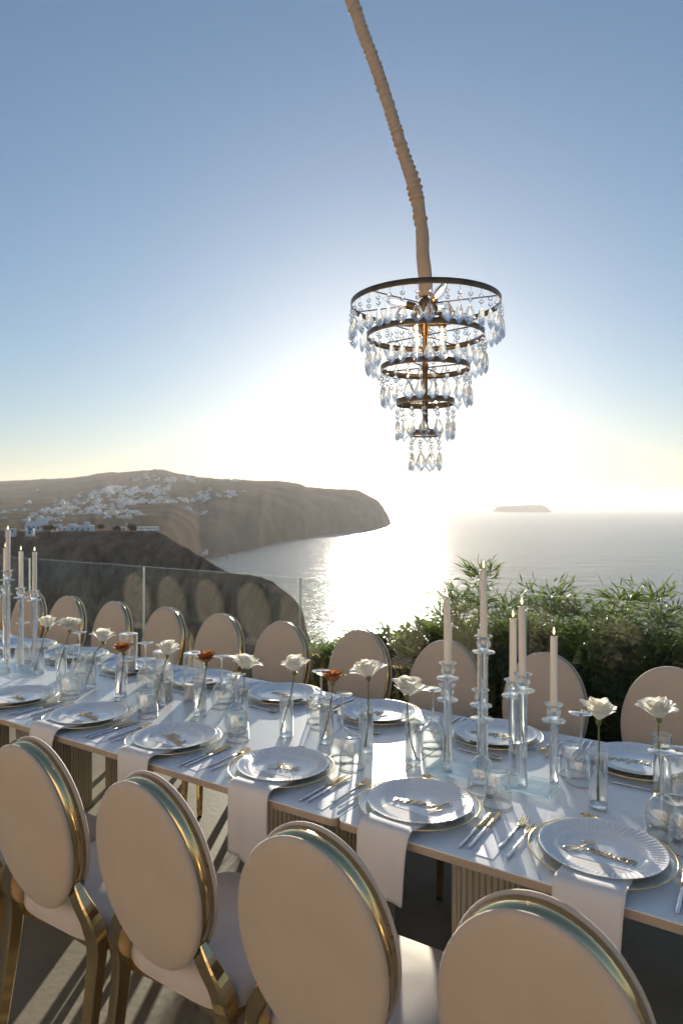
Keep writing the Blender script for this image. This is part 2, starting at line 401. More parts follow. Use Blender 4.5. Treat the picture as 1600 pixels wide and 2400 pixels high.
m.box(((W0 + W1) / 2, -.22, VH + .06), (W1 - W0 + .1, .5, .12)); m.build('wall', 'fill_house_wall', fill_house)
MB().box(((W0 + W1) / 2, -3.2, VH - .1), (W1 - W0 - .1, 5.5, .18)).build('roof', 'fill_house_wall', fill_house)
for (c, w, z0, z1) in ops:
    h = z1 - z0; nm = 'door' if z0 < .1 else 'window'
    fr = MB()
    for sx in (-1, 1): fr.box((c + sx * (w / 2 - .03), -.24, z0 + h / 2), (.056, .06, h))
    fr.box((c, -.24, z1 - .03), (w - .116, .058, .06)); fr.box((c, -.24, z0 + .04), (w - .116, .058, .08))
    if w > 1.5: fr.box((c, -.24, z0 + h / 2), (.09, .062, h - .14))
    f = fr.build(nm, 'bronze_dark', fill_house)
    MB().box((c, -.25, z0 + h / 2), (w - .12, .012, h - .14)).build('pane', 'dark_opening', f)

# ================================================================== TOWN ON THE HILL
def house_mesh(r, kind=0):
    m = MB(); w, d, h = r.uniform(7, 12), r.uniform(6, 9), r.uniform(3.2, 4.6)
    m.box((0, 0, h / 2 - 2), (w, d, h + 4))
    m.box((0, 0, h + .2), (w + .3, d + .3, .4))
    for k in range(r.choice((1, 2, 2, 3))):
        w2, d2, h2 = w * r.uniform(.35, .7), d * r.uniform(.5, .8), r.uniform(2.2, 3.4)
        if r.random() < .5: m.box((r.uniform(-.25, .25) * w, r.uniform(-.1, .2) * d, h + h2 / 2 + .41), (w2, d2, h2))
        else: m.box((r.choice((-1, 1)) * (w / 2 + w2 / 2 + .01), r.uniform(-.1, .1) * d, h2 / 2 - 2), (w2, d2, h2 + 4))
    return m
HM = []
for k in range(9):
    r = random.Random(40 + k); m = house_mesh(r)
    w = max(v[0] for v in m.v[:8]); d = min(v[1] for v in m.v[:8]); h = max(v[2] for v in m.v[:8])
    me = m.mesh('wall', 'whitewash' if k < 8 else 'cream_wall')
    win = []
    for q in range(r.choice((2, 3, 3))):
        win.append(((-.6 + .6 * q) * w, d - .02, 1.7 if q != 1 else 1.2, r.choice((.9, 1.1, 1.3)), 1.5 if q != 1 else 2.2))
    HM.append((me, win))
WM = MB().box((0, 0, 0), (1, .12, 1)).mesh('window', 'dark_opening')
def far_ground(u, y):   # parameter t of the headland where the photograph shows pixel row y
    lo, hi = 0., 1.
    for _ in range(30):
        md = (lo + hi) / 2; p = far_pt(u, md); yy = YH + (EYE - p.z) / p.y * FPX
        if yy > y: lo = md
        else: hi = md
    return far_pt(u, lo)
HL = 'lone white house standing apart from the hillside town'
GH = 'lone white houses around the town'
def put_house(u, y, s=1., k=None, windows=True, label=HL, group=GH, p=None):
    me, win = HM[rnd.randrange(9) if k is None else k]
    p = p or far_ground(u, y)
    o = thing('white_house', label, 'house', group, Matrix.Translation(p) @ Matrix.Rotation(math.atan2(-p.x, p.y) + rnd.uniform(-.5, .5), 4, 'Z') @ Matrix.Diagonal((s, s, s, 1)))
    link('wall', me, o)
    if windows:
        for (x, yy, z, w, h) in win:
            q = link('window', WM, o); q.location = (x, yy, z); q.scale = (w, 1, h)
    return o
def cluster(n, u0, u1, y0, y1, s0, s1, slope=0., where='packed in the middle of the hillside town'):
    lab = 'small flat-roofed white house ' + where; grp = 'white houses ' + where
    for _ in range(n):
        t = rnd.random(); u = u0 + (u1 - u0) * t; y = rnd.uniform(y0, y1) + slope * t
        put_house(u, y, rnd.uniform(s0, s1) * .74, windows=y > 1195, label=lab, group=grp)
cluster(52, 80, 300, 1190, 1206, 1.0, 1.7)
cluster(44, 120, 320, 1172, 1190, 1.1, 1.9)
cluster(44, 240, 410, 1140, 1160, 1.5, 2.8, where='in the upper quarter of the town near the hilltop')
cluster(30, 180, 350, 1150, 1172, 1.3, 2.2)
cluster(14, 5, 120, 1190, 1216, .9, 1.5, where='at the edge of town farthest from the sea')
cluster(14, 60, 150, 1212, 1222, .7, 1., where='just behind the terraced building on the ridge')
cluster(20, 250, 330, 1200, 1218, .8, 1.4, where='on the flat just behind the two dark trees')
cluster(24, 330, 490, 1182, 1172, 1.3, 2.2, -6, where='in the row trailing along the slope above the cliffs')
cluster(16, 390, 465, 1120, 1131, 1.8, 2.6, where='just below the crest beside the hilltop')
cluster(14, 450, 580, 1148, 1165, 1.5, 2.3, where='scattered on the bare slope towards the headland')
cluster(8, 500, 580, 1122, 1129, 1.6, 2.4, where='strung along the crest towards the headland')
cluster(12, 300, 410, 1112, 1128, 1.4, 2.2, where='right under the hilltop')
cluster(5, 345, 390, 1100, 1103, 1.6, 2.2, where='standing on the hilltop itself')
for (u, y) in ((440, 1196), (482, 1203), (88, 1149), (200, 1128), (68, 1180), (478, 1206), (440, 1193)): put_house(u, y, 1.3)
for k in range(3): put_house(472 + k * 5, 1299 - k * 2, .8, label='small white boathouse by the water below the cliffs', group='boathouses at the shore')

# the nearer houses on the ridge top, each its own building
def wins(o, lst, dpt):
    for (x, z, w, h) in lst:
        q = link('window', WM, o); q.location = (x, dpt - .03, z); q.scale = (w, 1, h)
def big_house(label, u, y, D, boxes, windows, name='white_house', wall='whitewash', cat='house'):
    p = at(u, y, D); o = thing(name, label, cat, 'houses on the ridge top', Matrix.Translation(p) @ Matrix.Rotation(math.atan2(-p.x, p.y), 4, 'Z'))
    m = MB()
    for (x, yy, w, d, z0, z1) in boxes: m.box((x, yy, (z0 + z1) / 2), (w, d, z1 - z0))
    m.build('wall', wall, o)
    rf = MB()
    for (x, yy, w, d, z0, z1) in boxes: rf.box((x, yy, z1 + .16), (w + .25, d + .25, .3))
    rf.build('roof', wall, o)
    wins(o, windows, min(b[1] - b[3] / 2 for b in boxes))
    return o
big_house('long white house with a taller block on its roof beside the round bush', 190, 1247, 500, [(0, 0, 18, 9, -3, 4.4), (4, 1, 4, 5, 4.71, 7.), (-6, 2, 5, 6, 4.71, 5.6)], [(-6, 2.4, 1, 1.3), (-2.5, 2.4, 1, 1.3), (1, 1.4, 1.2, 2.4), (5, 2.4, 1, 1.3)])
big_house('large terraced white building stepping up behind the round bush', 92, 1240, 640, [(0, 0, 25, 9, -4, 4), (-2, 3, 18, 8, 4.31, 7.2), (3, 5, 12, 7, 7.51, 10)], [(-9, 1.8, 1.2, 1.6), (-5, 1.8, 1.2, 1.6), (-1, 1.2, 1.3, 2.4), (3, 1.8, 1.2, 1.6), (7, 1.8, 1.2, 1.6)])
o = big_house('long low white pavilion with open bays on the end of the ridge', 346, 1245, 475, [(0, 0, 15, 6, -3, .8), (0, 0, 15, 6, 2.3, 2.7), (-7, 0, .6, 6, .81, 2.29), (-2.5, 0, .5, 6, .81, 2.29), (2.5, 0, .5, 6, .81, 2.29), (7, 0, .6, 6, .81, 2.29)], [], name='pavilion', cat='pavilion')
big_house('low white wall and shed at the far end of the ridge', 25, 1248, 470, [(0, 0, 7, 4, -3, 2.2), (-3.1, 0, .7, 4.2, -3, 3.2)], [(1, 1, .9, 1.2)])
big_house('small square white cottage standing behind the two dark trees', 285, 1244, 520, [(0, 0, 7, 5, -3, 2.6), (3.8, 0, .6, 5.2, -3, 5)], [(-1.6, 1.3, 1, 1.2), (1.4, 1, 1, 2)])
big_house('white block house half way behind the long house', 145, 1242, 560, [(0, 0, 9, 6, -4, 2.2), (-2, 1, 5, 4, 2.51, 4.4)], [(-2, 1, 1, 1.2), (2, 1, 1, 1.2)])
p = at(71, 1248, 465); o = thing('chapel', 'little white chapel with a blue dome on the ridge', 'chapel', None, Matrix.Translation(p))
MB().box((0, 0, -.6), (5, 4, 4.0)).box((-2.9, 0, .2), (.7, 1.4, 5.6)).build('wall', 'whitewash', o)
MB().lathe([(2.0, 0), (1.95, .6), (1.55, 1.3), (.8, 1.75), (0, 1.9)], 20, (.4, 0, 1.41)).build('dome', 'blue_dome', o)
MB().box((.5, -2.02, .1), (1, .1, 1.8)).build('door', 'dark_opening', o)

# trees on the ridge
def leaf_cloud(m, c, rad, n, size, r, mi=0):
    for _ in range(n):
        d = Vector((r.gauss(0, 1), r.gauss(0, 1), r.gauss(0, 1))).normalized() * (r.random() ** .45)
        p = Vector(c) + Vector((d.x * rad[0], d.y * rad[1], d.z * rad[2]))
        q = Matrix.Rotation(r.uniform(0, 6.28), 4, 'Z') @ Matrix.Rotation(r.uniform(-1.4, 1.4), 4, 'X')
        s = size * r.uniform(.6, 1.3)
        m.add([p + q @ Vector(x) for x in ((0, -s, 0), (.45 * s, 0, .12 * s), (0, s, 0), (-.45 * s, 0, -.1 * s))], [(0, 1, 2, 3)], mi)
def ridge_tree(label, u, y, D, w, h, seed):
    r = random.Random(seed); p = at(u, y, D); o = thing('round_tree', label, 'tree', 'dark trees on the ridge', Matrix.Translation(p))
    t = MB().tube([(0, 0, -2.5), (.1, 0, h * .25), (.0, 0, h * .6)], lambda t: .3 - .18 * t, 8)
    for k in range(5):
        a = k * 1.3; t.tube([(0, 0, h * .25), (.25 * w * math.cos(a), .25 * w * math.sin(a), h * .5), (.38 * w * math.cos(a), .38 * w * math.sin(a), h * .72)], lambda t: .14 - .1 * t, 6)
    t.build('trunk', 'bark', o)
    m = MB()
    for k in range(11):
        a = r.uniform(0, 6.28); q = r.uniform(.05, .34) * w
        leaf_cloud(m, (q * math.cos(a), q * math.sin(a), h * r.uniform(.3, .75)), (w * .24, w * .24, h * .25), 170, .42, r)
    tag(m.build('crown', 'tree_leaf', o), kind='stuff')
ridge_tree('wide round dark bush in front of the white houses', 116, 1247, 462, 13, 5.6, 1)
ridge_tree('small dark tree beside the long low pavilion', 307, 1246, 468, 7.5, 6.4, 2)
ridge_tree('low dark shrubby tree between the cottage and pavilion', 276, 1247, 468, 7, 4.6, 3)
ridge_tree('squat dark tree growing near the end of the long house', 236, 1240, 520, 9, 4, 4)

# boats in the bay
for k, (u, y) in enumerate(((521, 1310), (560, 1308), (536, 1302))):
    D = FPX * H / (y - YH); p = at(u, y, D); p.z = ZS
    o = thing('motor_boat', 'small pale boat moored in the bay under the headland', 'boat', 'boats in the bay', Matrix.Translation(p) @ Matrix.Rotation(.3 + k, 4, 'Z'))
    v = []; 
    for x, w in ((-5, 1.3), (-2, 1.6), (2, 1.4), (5, .05)):
        v += [(x, -w, 1.3), (x, -w * .6, -.3), (x, w * .6, -.3), (x, w, 1.3)]
    f = [(i * 4 + j, i * 4 + 4 + j, i * 4 + 5 + j, i * 4 + 1 + j) for i in range(3) for j in range(3)] + [(i * 4 + 3, i * 4 + 7, i * 4 + 4, i * 4) for i in range(3)] + [(0, 1, 2, 3), (15, 14, 13, 12)]
    MB().add(v, f, 0, True).build('hull', 'whitewash', o); MB().box((-.6, 0, 2), (3, 1.8, 1.3)).build('cabin', 'cream_wall', o)

# ================================================================== GLASS RAILING
rail = thing('glass_railing', 'frameless clear glass railing of wide panels along the terrace edge', 'railing', None, TM(0, 2.0))
SE = [-3.83, -2.28, -.73, .82, 2.37, 3.92, 5.47, 7.02, 8.57]
for i in range(len(SE) - 1):
    x0, x1 = -SE[i + 1] + .006, -SE[i] - .006; t = .006; z0, z1 = .03, 1.1
    m = MB()
    v = [(x0, -t, z0), (x1, -t, z0), (x1, t, z0), (x0, t, z0), (x0, -t, z1), (x1, -t, z1), (x1, t, z1), (x0, t, z1)]
    m.add(v, [(0, 1, 5, 4), (2, 3, 7, 6)], 0, True); m.add(v, [(4, 5, 6, 7), (1, 2, 6, 5), (3, 0, 4, 7), (0, 3, 2, 1)], 1, True)
    m.build('glass_panel', ['rail_glass', 'rail_edge'], rail)
m = MB(); m.box((-2.37, 0, .0285), (12.4, .06, .055)); m.build('base_channel', 'silver', rail)

# ================================================================== SHRUBS
def blade(m, p, d, L, w, r, mi):
    d = d.normalized(); s = d.cross(Vector((r.gauss(0, 1), r.gauss(0, 1), r.gauss(0, 1)))).normalized() * w
    dn = Vector((0, 0, -1)) * L * r.uniform(.02, .22)
    a, b = p + d * L * .45 + dn * .25, p + d * L + dn
    m.add([p, a + s, b, a - s], [(0, 1, 2, 3)], mi)
def shrub(label, a, b, rad, h, n, seed):
    r = random.Random(seed); o = thing('leafy_shrub', label, 'shrub', 'shrubs behind the glass railing', Matrix.Translation(P(a, b, -.14)))
    st = MB(); lf = MB()
    for k in range(n):
        ang = r.uniform(0, 6.28); q = rad * math.sqrt(r.random()); hh = h * (1.02 - .3 * (q / rad) ** 2) * r.choice((r.uniform(.45, .8), r.uniform(.7, 1.1)))
        base = Vector((.25 * q * math.cos(ang), .25 * q * math.sin(ang), 0))
        top = Vector((q * math.cos(ang), q * math.sin(ang), hh))
        mid = base.lerp(top, .5) + Vector((r.uniform(-.06, .06), r.uniform(-.06, .06), .05 * hh))
        tip = top + Vector((r.uniform(-.09, .09), r.uniform(-.09, .09), r.uniform(.0, .09)))
        pts = catmull([base, mid, top, tip], 5)
        st.tube(pts, lambda t: .0055 - .0042 * t, 5)
        for i in range(2, len(pts) - 1):
            for _ in range(5 if i > 3 else 3):
                s0 = pts[i].lerp(pts[i + 1], r.random()); az = r.uniform(0, 6.28)
                tw = Vector((math.cos(az), math.sin(az), r.uniform(.1, 1.1))).normalized() * r.uniform(.07, .17)
                if s0.length < .1: continue
                for j in range(5):
                    t = (j + 1) / 5; lp = s0 + tw * t
                    ld = tw.normalized() + Vector((r.gauss(0, .55), r.gauss(0, .55), r.gauss(0.05, .4)))
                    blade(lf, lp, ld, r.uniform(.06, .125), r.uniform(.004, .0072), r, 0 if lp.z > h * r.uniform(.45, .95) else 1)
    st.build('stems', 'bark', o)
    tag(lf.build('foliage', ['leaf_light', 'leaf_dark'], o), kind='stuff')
shrub('lowest feathery shrub at the town end of the hedge', 2.46, 2.72, .3, .60, 34, 18)
shrub('low feathery shrub second from the town end of the hedge', 2.12, 2.6, .38, .70, 46, 11)
shrub('rounded low shrub of narrow leaves next to the tall one', 1.82, 2.6, .44, .74, 50, 12)
shrub('tall shrub with arching narrow sprays reaching above the glass', 1.36, 2.56, .46, 1.08, 54, 13)
shrub('dense dark green shrub behind the tall candelabra', .86, 2.6, .46, 1.0, 58, 14)
shrub('dense shrub with upright sprays poking over the railing', .36, 2.58, .46, 1.06, 58, 15)
shrub('bushy dark shrub at the end of the hedge away from the town', -.14, 2.55, .46, 1.0, 56, 16)
shrub('outermost shrub of the hedge past the last panel seam', -.68, 2.55, .46, .98, 44, 17)

# ================================================================== TABLES
B0, B1, TOPZ = -.18, .835, .75
def rrect(x0, x1, y0, y1, r, n=5):
    o = []
    for cx, cy_, a0 in ((x1 - r, y1 - r, 0), (x0 + r, y1 - r, 90), (x0 + r, y0 + r, 180), (x1 - r, y0 + r, 270)):
        for k in range(n + 1):
            a = R(a0 + 90 * k / n); o.append((cx + r * math.cos(a), cy_ + r * math.sin(a)))
    return o
tnames = ['white laminate table with beige edge carrying the large candelabra, under the shrub end', 'white laminate table with beige edge carrying most of the rose vases', 'white laminate table at the town end carrying the far candelabra']
for i, (a0, a1) in enumerate(((-1.185, .635), (.635, 2.455), (2.455, 4.275))):
    t = thing('banquet_table', tnames[i], 'table', 'white tables pushed end to end', TM((a0 + a1) / 2, (B0 + B1) / 2))
    L, W = a1 - a0 - .004, B1 - B0
    rc = rrect(-L / 2, L / 2, -W / 2, W / 2, .022); n = len(rc)
    m = MB(); m.add([(x, y, TOPZ) for x, y in rc] + [(x, y, TOPZ - .003) for x, y in rc], [tuple(range(n))] + [(k + n, (k + 1) % n + n, (k + 1) % n, k) for k in range(n)], 0, True)
    m.build('tabletop', 'laminate', t)
    m = MB(); m.add([(x * .9995, y * .999, TOPZ - .0032) for x, y in rc] + [(x * .9995, y * .999, TOPZ - .022) for x, y in rc], [(k + n, (k + 1) % n + n, (k + 1) % n, k) for k in range(n)] + [tuple(2 * n - 1 - k for k in range(n)), tuple(range(n))], 0, True)
    m.build('edge_band', 'edge_band', t)
    for sx in (-1, 1):
        for sy in (-.25, .21):
            # fluted column: rounded square outline with half-round reeds
            base = rrect(-.095, .095, -.08, .08, .035, 4); pts = []
            for k in range(len(base)):
                p, q = Vector(base[k]), Vector(base[(k + 1) % len(base)]); d = (q - p).length; cnt = max(1, round(d / .016)); nn = Vector(((q - p).y, -(q - p).x)).normalized()
                for j in range(cnt):
                    for tt, hh in ((0, -.003), (.2, .0035), (.5, .0055), (.8, .0035)):
                        pts.append(p.lerp(q, (j + tt) / cnt) + nn * hh)
            nn = len(pts); zt = TOPZ - .0225
            m = MB(); m.add([(p.x, p.y, 0.0) for p in pts] + [(p.x, p.y, zt) for p in pts], [(k, (k + 1) % nn, (k + 1) % nn + nn, k + nn) for k in range(nn)] + [tuple(range(nn, 2 * nn))], 0, True)
            c = m.build('column', 'column', t); c.location = (sx * (L / 2 - (.13 if i == 1 and sx < 0 else .34)), sy, 0)

# ================================================================== CHAIRS
def pad(rx, rz, flat, bulge, seg=56):
    # upholstered oval: rolled edge, soft crown; local y = outwards
    prof = [(0., 1.), (.2, .985), (.4, .94), (.6, .865), (.75, .775), (.86, .66), (.93, .52), (.972, .34), (.994, .14), (1., -.05), (.994, -.22), (.975, -.34)]
    m = MB(); v = []; f = []; n = len(prof)
    for k in range(seg):
        a = 2 * math.pi * k / seg
        for (r, h) in prof: v.append((rx * r * math.cos(a), flat + bulge * h, rz * r * math.sin(a)))
    for k in range(seg):
        for i in range(n - 1):
            A, B = k * n + i, ((k + 1) % seg) * n + i
            f.append((A, A + 1, B + 1) if i == 0 else (A, A + 1, B + 1, B))
    f.append(tuple(((k) * n + n - 1) for k in range(seg)))
    return m.add(v, f)
def make_chair():
    t = thing('oval_back_chair', 'x', 'chair')
    # backrest frame (gold oval band) leaning back
    lean = R(9.5); CZ = .710; BY = -.245
    BM = Matrix.Translation((0, BY, CZ)) @ Matrix.Rotation(lean, 4, 'X')
    rx, rz, w = .1745, .2345, .036
    m = MB(); seg = 64; v = []; f = []
    for k in range(seg):
        a = 2 * math.pi * k / seg
        for (s, y) in ((1, -w / 2), (1, w / 2), (.965, w / 2), (.965, -w / 2)): v.append(BM @ Vector((rx * s * math.cos(a), y, rz * s * math.sin(a))))
    for k in range(seg):
        for j in range(4): f.append((k * 4 + j, ((k + 1) % seg) * 4 + j, ((k + 1) % seg) * 4 + (j + 1) % 4, k * 4 + (j + 1) % 4))
    fr = m.add(v, f).build('back_frame', 'gold_steel', t)
    for s, nm in ((1, 'front_pad'), (-1, 'rear_pad')):
        m = pad(.179, .239, w / 2 + .008, .021)
        m.v = [tuple(BM @ Vector((x, y * s, z))) for (x, y, z) in m.v]
        if s < 0: m.f = [tuple(reversed(q)) for q in m.f]
        m.build(nm, 'velvet', t)
    # seat
    m = MB(); prof = [(0., .052), (.5, .049), (.8, .040), (.92, .028), (.98, .010), (1., -.008), (1., -.030), (.985, -.038)]; seg = 56; v = []; f = []; n = len(prof)
    for k in range(seg):
        a = 2 * math.pi * k / seg; c, s_ = math.cos(a), math.sin(a); e = .42
        x = math.copysign(abs(c) ** e, c) * .212; y = math.copysign(abs(s_) ** e, s_) * .212
        x *= 1 + .05 * (y / .212)
        for (r, z) in prof: v.append((x * r, y * r + .01, .436 + z))
    for k in range(seg):
        for i in range(n - 1):
            A, B = k * n + i, ((k + 1) % seg) * n + i
            f.append((A, A + 1, B + 1) if i == 0 else (A, A + 1, B + 1, B))
    f.append(tuple(k * n + n - 1 for k in range(seg)))
    m.add(v, f).build('seat', 'velvet_seat', t)
    # seat rails
    m = MB(); zr = .382
    rc = [(-.17, -.17), (.17, -.17), (.18, .185), (-.18, .185)]
    for k in range(4):
        p, q = rc[k], rc[(k + 1) % 4]
        bow = 0.012
        mid = ((p[0] + q[0]) / 2, (p[1] + q[1]) / 2, zr + bow)
        m.bar([(p[0], p[1], zr), mid, (q[0], q[1], zr)], .02, .034)
    m.build('seat_frame', 'gold_steel', t)
    for s in (-1, 1):
        m = MB().bar([(s * .182, .188, .398), (s * .183, .19, .2), (s * .178, .196, .012)], lambda t: .036 - .014 * t, lambda t: .036 - .014 * t, up=(0, 1, 0))
        lg = m.build('leg', 'gold_steel', t)
        MB().lathe([(.0, 0), (.011, 0), (.011, .0118), (0, .0118)], 10, (s * .178, .196, 0)).build('foot_cap', 'rubber', lg)
        pts = catmull([(s * .128, -.226, .562), (s * .155, -.222, .525), (s * .182, -.207, .47), (s * .187, -.196, .41), (s * .186, -.205, .30), (s * .19, -.25, .012)], 4)
        m = MB().bar(pts, lambda t: (.042 if t < .62 else .042 - .04 * (t - .62)), lambda t: .02 + .028 * min(1, t * 2.2) - .02 * max(0, t - .5) * 1.4, up=(0, 1, 0))
        lg = m.build('leg', 'gold_steel', t)
        MB().lathe([(.0, 0), (.012, 0), (.012, .0118), (0, .0118)], 10, (s * .19, -.25, 0)).build('foot_cap', 'rubber', lg)
    return t
chair = make_chair()
GC1, GC2 = 'chairs along the terrace side of the table', 'chairs along the railing side of the table'
first = True
def put_chair(M, label, group):
    global first
    if first: chair.matrix_world = M; chair['label'] = label; chair['group'] = group; first = False; TREE[chair.name] = snapshot(chair); return chair
    return dup(chair, M, label, group)
for k in range(5):
    lab = f'beige velvet oval chair with gold legs, {ORD[k]} from the shrub end, terrace side'
    put_chair(TM(.48 * k - .025 - (0, .028, .042, .05, .05)[k] + rnd.uniform(-.008, .008), -.325 + rnd.uniform(-.01, .01), 0, rnd.uniform(-.03, .03)), lab, GC1)
for k in range(11):
    lab = f'beige velvet oval chair facing the camera, {ORD[k]} from the shrub end, railing side'
    put_chair(TM(.028 + .48 * k + rnd.uniform(-.012, .012), 1.02 + rnd.uniform(-.015, .015), 0, math.pi + rnd.uniform(-.04, .04)), lab, GC2)

# ================================================================== PLACE SETTINGS
def proto_charger():
    t = thing('charger_plate', 'x', 'charger plate')
    m = MB(); N = 96
    prof = [(0, .0), (.10, .0), (.108, .001), (.125, .008), (.150, .0135), (.164, .0155)]
    up = [(r, z + .003) for r, z in prof]
    m.lathe(list(reversed(up)) + prof[1:], N)   # closed by the rim
    m.build('plate', 'charger_glass', t)
    rim = MB(); v = []; f = []; sg = 6
    for k in range(N):
        a = 2 * math.pi * k / N
        for j in range(sg):
            b = 2 * math.pi * j / sg; r = .1655 + .0021 * math.cos(b); v.append((r * math.cos(a), r * math.sin(a), .0172 + .0021 * math.sin(b)))
    for k in range(N):
        for j in range(sg): f.append((k * sg + j, ((k + 1) % N) * sg + j, ((k + 1) % N) * sg + (j + 1) % sg, k * sg + (j + 1) % sg))
    rim.add(v, f).build('gold_rim', 'gold', t)
    return t
def proto_plate():
    t = thing('dinner_plate', 'x', 'plate')
    m = MB(); N = 256; v = []; f = []
    rad = [0, .05, .088, .0925, .097, .1005] + [.1005 + .0425 * (i + 1) / 12 for i in range(12)] + [.1448, .145, .1435, .12, .09, .086, .0]
    hz = [.0062, .0062, .0064, .0075, .0102, .0128] + [.0128 + .0102 * (i + 1) / 12 for i in range(12)] + [.0236, .0226, .0215, .0125, .004, .0, .0]
    n = len(rad)
    for k in range(N):
        a = 2 * math.pi * k / N
        for i in range(n):
            z = hz[i]
            if 6 <= i <= 17: z += 0.0016 * math.cos(64 * a + (i - 6) * .55) * math.sin(math.pi * (i - 5) / 13)
            v.append((rad[i] * math.cos(a), rad[i] * math.sin(a), z))
    for k in range(N):
        for i in range(n - 1):
            A, B = k * n + i, ((k + 1) % N) * n + i
            f.append((A, A + 1, B + 1) if i == 0 else ((A, A + 1, B) if i == n - 2 else (A, A + 1, B + 1, B)))
    m.add(v, f); m.build('rimmed_plate', 'porcelain', t)
    return t
def proto_wine():
    t = thing('wine_glass', 'x', 'wine glass')
    rib = lambda a, i, z: .010 * abs(math.cos(20 * a)) if .012 < z < .088 else 0
    prof = [(.040, 0), (.0415, .012), (.0425, .03), (.0415, .05), (.038, .07), (.030, .088), (.018, .099), (.007, .1045)]
    MB().lathe(prof, 80, rib=rib).lathe([(r - .0012, z) for r, z in prof], 80, rib=rib).build('bowl', 'drinking_glass', t)
    rim = MB(); rim.lathe([(.0388, -.0004), (.0403, -.0009), (.0408, .0006), (.0396, .0014), (.0388, -.0004)], 48, (0, 0, .0009)).build('rim', 'rim_tint', t)
    MB().lathe([(.007, .1046), (.0042, .113), (.0034, .14), (.0036, .19), (.006, .2045)], 14).build('stem', 'rod_glass', t)
    MB().lathe([(.006, .2046), (.020, .2075), (.034, .2105), (.0345, .2115), (.034, .2123), (.0, .2128)], 40).build('foot', 'drinking_glass', t)
    return t
def proto_tumbler():
    t = thing('tumbler_glass', 'x', 'tumbler')
    rib = lambda a, i, z: .010 * abs(math.cos(22 * a)) if .012 < z < .080 else 0
    prof = [(.0400, 0), (.0398, .012), (.0388, .035), (.0366, .06), (.034, .08), (.0305, .089), (.029, .094)]
    MB().lathe(prof, 88, rib=rib).lathe([(r - .0014, z) for r, z in prof], 88, rib=rib).build('body', 'drinking_glass', t)
    MB().lathe([(0, .086), (.020, .0855), (.0272, .0875), (.0288, .0955), (.024, .0985), (.02, .0965), (0, .0962)], 40).build('thick_base', 'rod_glass', t)
    MB().lathe([(.0386, -.0004), (.0401, -.0009), (.0406, .0006), (.0394, .0014), (.0386, -.0004)], 48, (0, 0, .0009)).build('rim', 'rim_tint', t)
    return t
mat('rim_tint', (.78, .60, .50), .15, .3, Transmission_Weight=.5)
def proto_fork():
    t = thing('dinner_fork', 'x', 'fork')
    MB().sweep([(0, y, .004) for y in (0, .004, .03, .07, .11, .132)], lambda i, s: [(w * math.cos(q), .0018 * math.sin(q)) for q in [k * math.pi / 4 for k in range(8)] for w in [[.003, .0052, .0048, .0036, .0028, .0026][i]]], up=(0, 0, 1)).build('handle', 'silver', t)
    m = MB()
    pts = [(0, .1322, .004), (0, .142, .0042), (0, .152, .0035), (0, .16, .0028)]
    m.sweep(pts, lambda i, s: [(w * math.cos(q), .0012 * math.sin(q)) for q in [k * math.pi / 4 for k in range(8)] for w in [[.0026, .006, .0105, .0112][i]]])
    for x in (-.0094, -.0032, .0032, .0094):
        m.bar([(x, .1595, .0028), (x, .178, .0034), (x, .196, .007)], lambda t: .0034 - .0014 * t, .0018)
    m.build('tines', 'gold', t)
    return t
def proto_knife():
    t = thing('table_knife', 'x', 'knife')
    MB().sweep([(0, y, .0042) for y in (0, .004, .03, .07, .1, .118)], lambda i, s: [(w * math.cos(q), .0024 * math.sin(q)) for q in [k * math.pi / 4 for k in range(8)] for w in [[.003, .0052, .005, .0044, .004, .0038][i]]]).build('handle', 'silver', t)
    v = []; ws = [(.1182, -.0036, .0036), (.13, -.006, .0062), (.16, -.0072, .0066), (.19, -.0072, .006), (.214, -.005, .0052), (.226, .001, .0036)]
    for (y, a, b) in ws: v += [(a, y, .0034), (a, y, .0044), (b, y, .0050), (b, y, .0030)]
    f = [(i * 4 + j, i * 4 + 4 + j, i * 4 + 4 + (j + 1) % 4, i * 4 + (j + 1) % 4) for i in range(5) for j in range(4)] + [(0, 1, 2, 3), (23, 22, 21, 20)]
    MB().add(v, f).build('blade', 'gold', t)
    return t
def proto_spoon():
    t = thing('dessert_spoon', 'x', 'spoon')
    MB().sweep([(x, 0, .0042) for x in (.0, .004, .03, .07, .112)], lambda i, s: [(w * math.cos(q), .0016 * math.sin(q)) for q in [k * math.pi / 4 for k in range(8)] for w in [[.0026, .0045, .004, .003, .0024][i]]]).build('handle', 'silver', t)
    m = MB(); v = []; f = []
    for i in range(7):
        for j in range(13):
            r = i / 6; a = 2 * math.pi * j / 12
            v.append((.131 + .0215 * r * math.cos(a), .0142 * r * math.sin(a), .0018 + .005 * r * r))
    for i in range(6):
        for j in range(12): f.append((i * 13 + j, (i + 1) * 13 + j, (i + 1) * 13 + j + 1, i * 13 + j + 1))
    m.add(v, f); b = m.build('bowl', 'gold', t)
    return t
def proto_menu():
    return tag(MB().box((0, 0, .0004), (.088, .205, .0008)).build('menu_card', 'paper'), 'x', 'menu card')
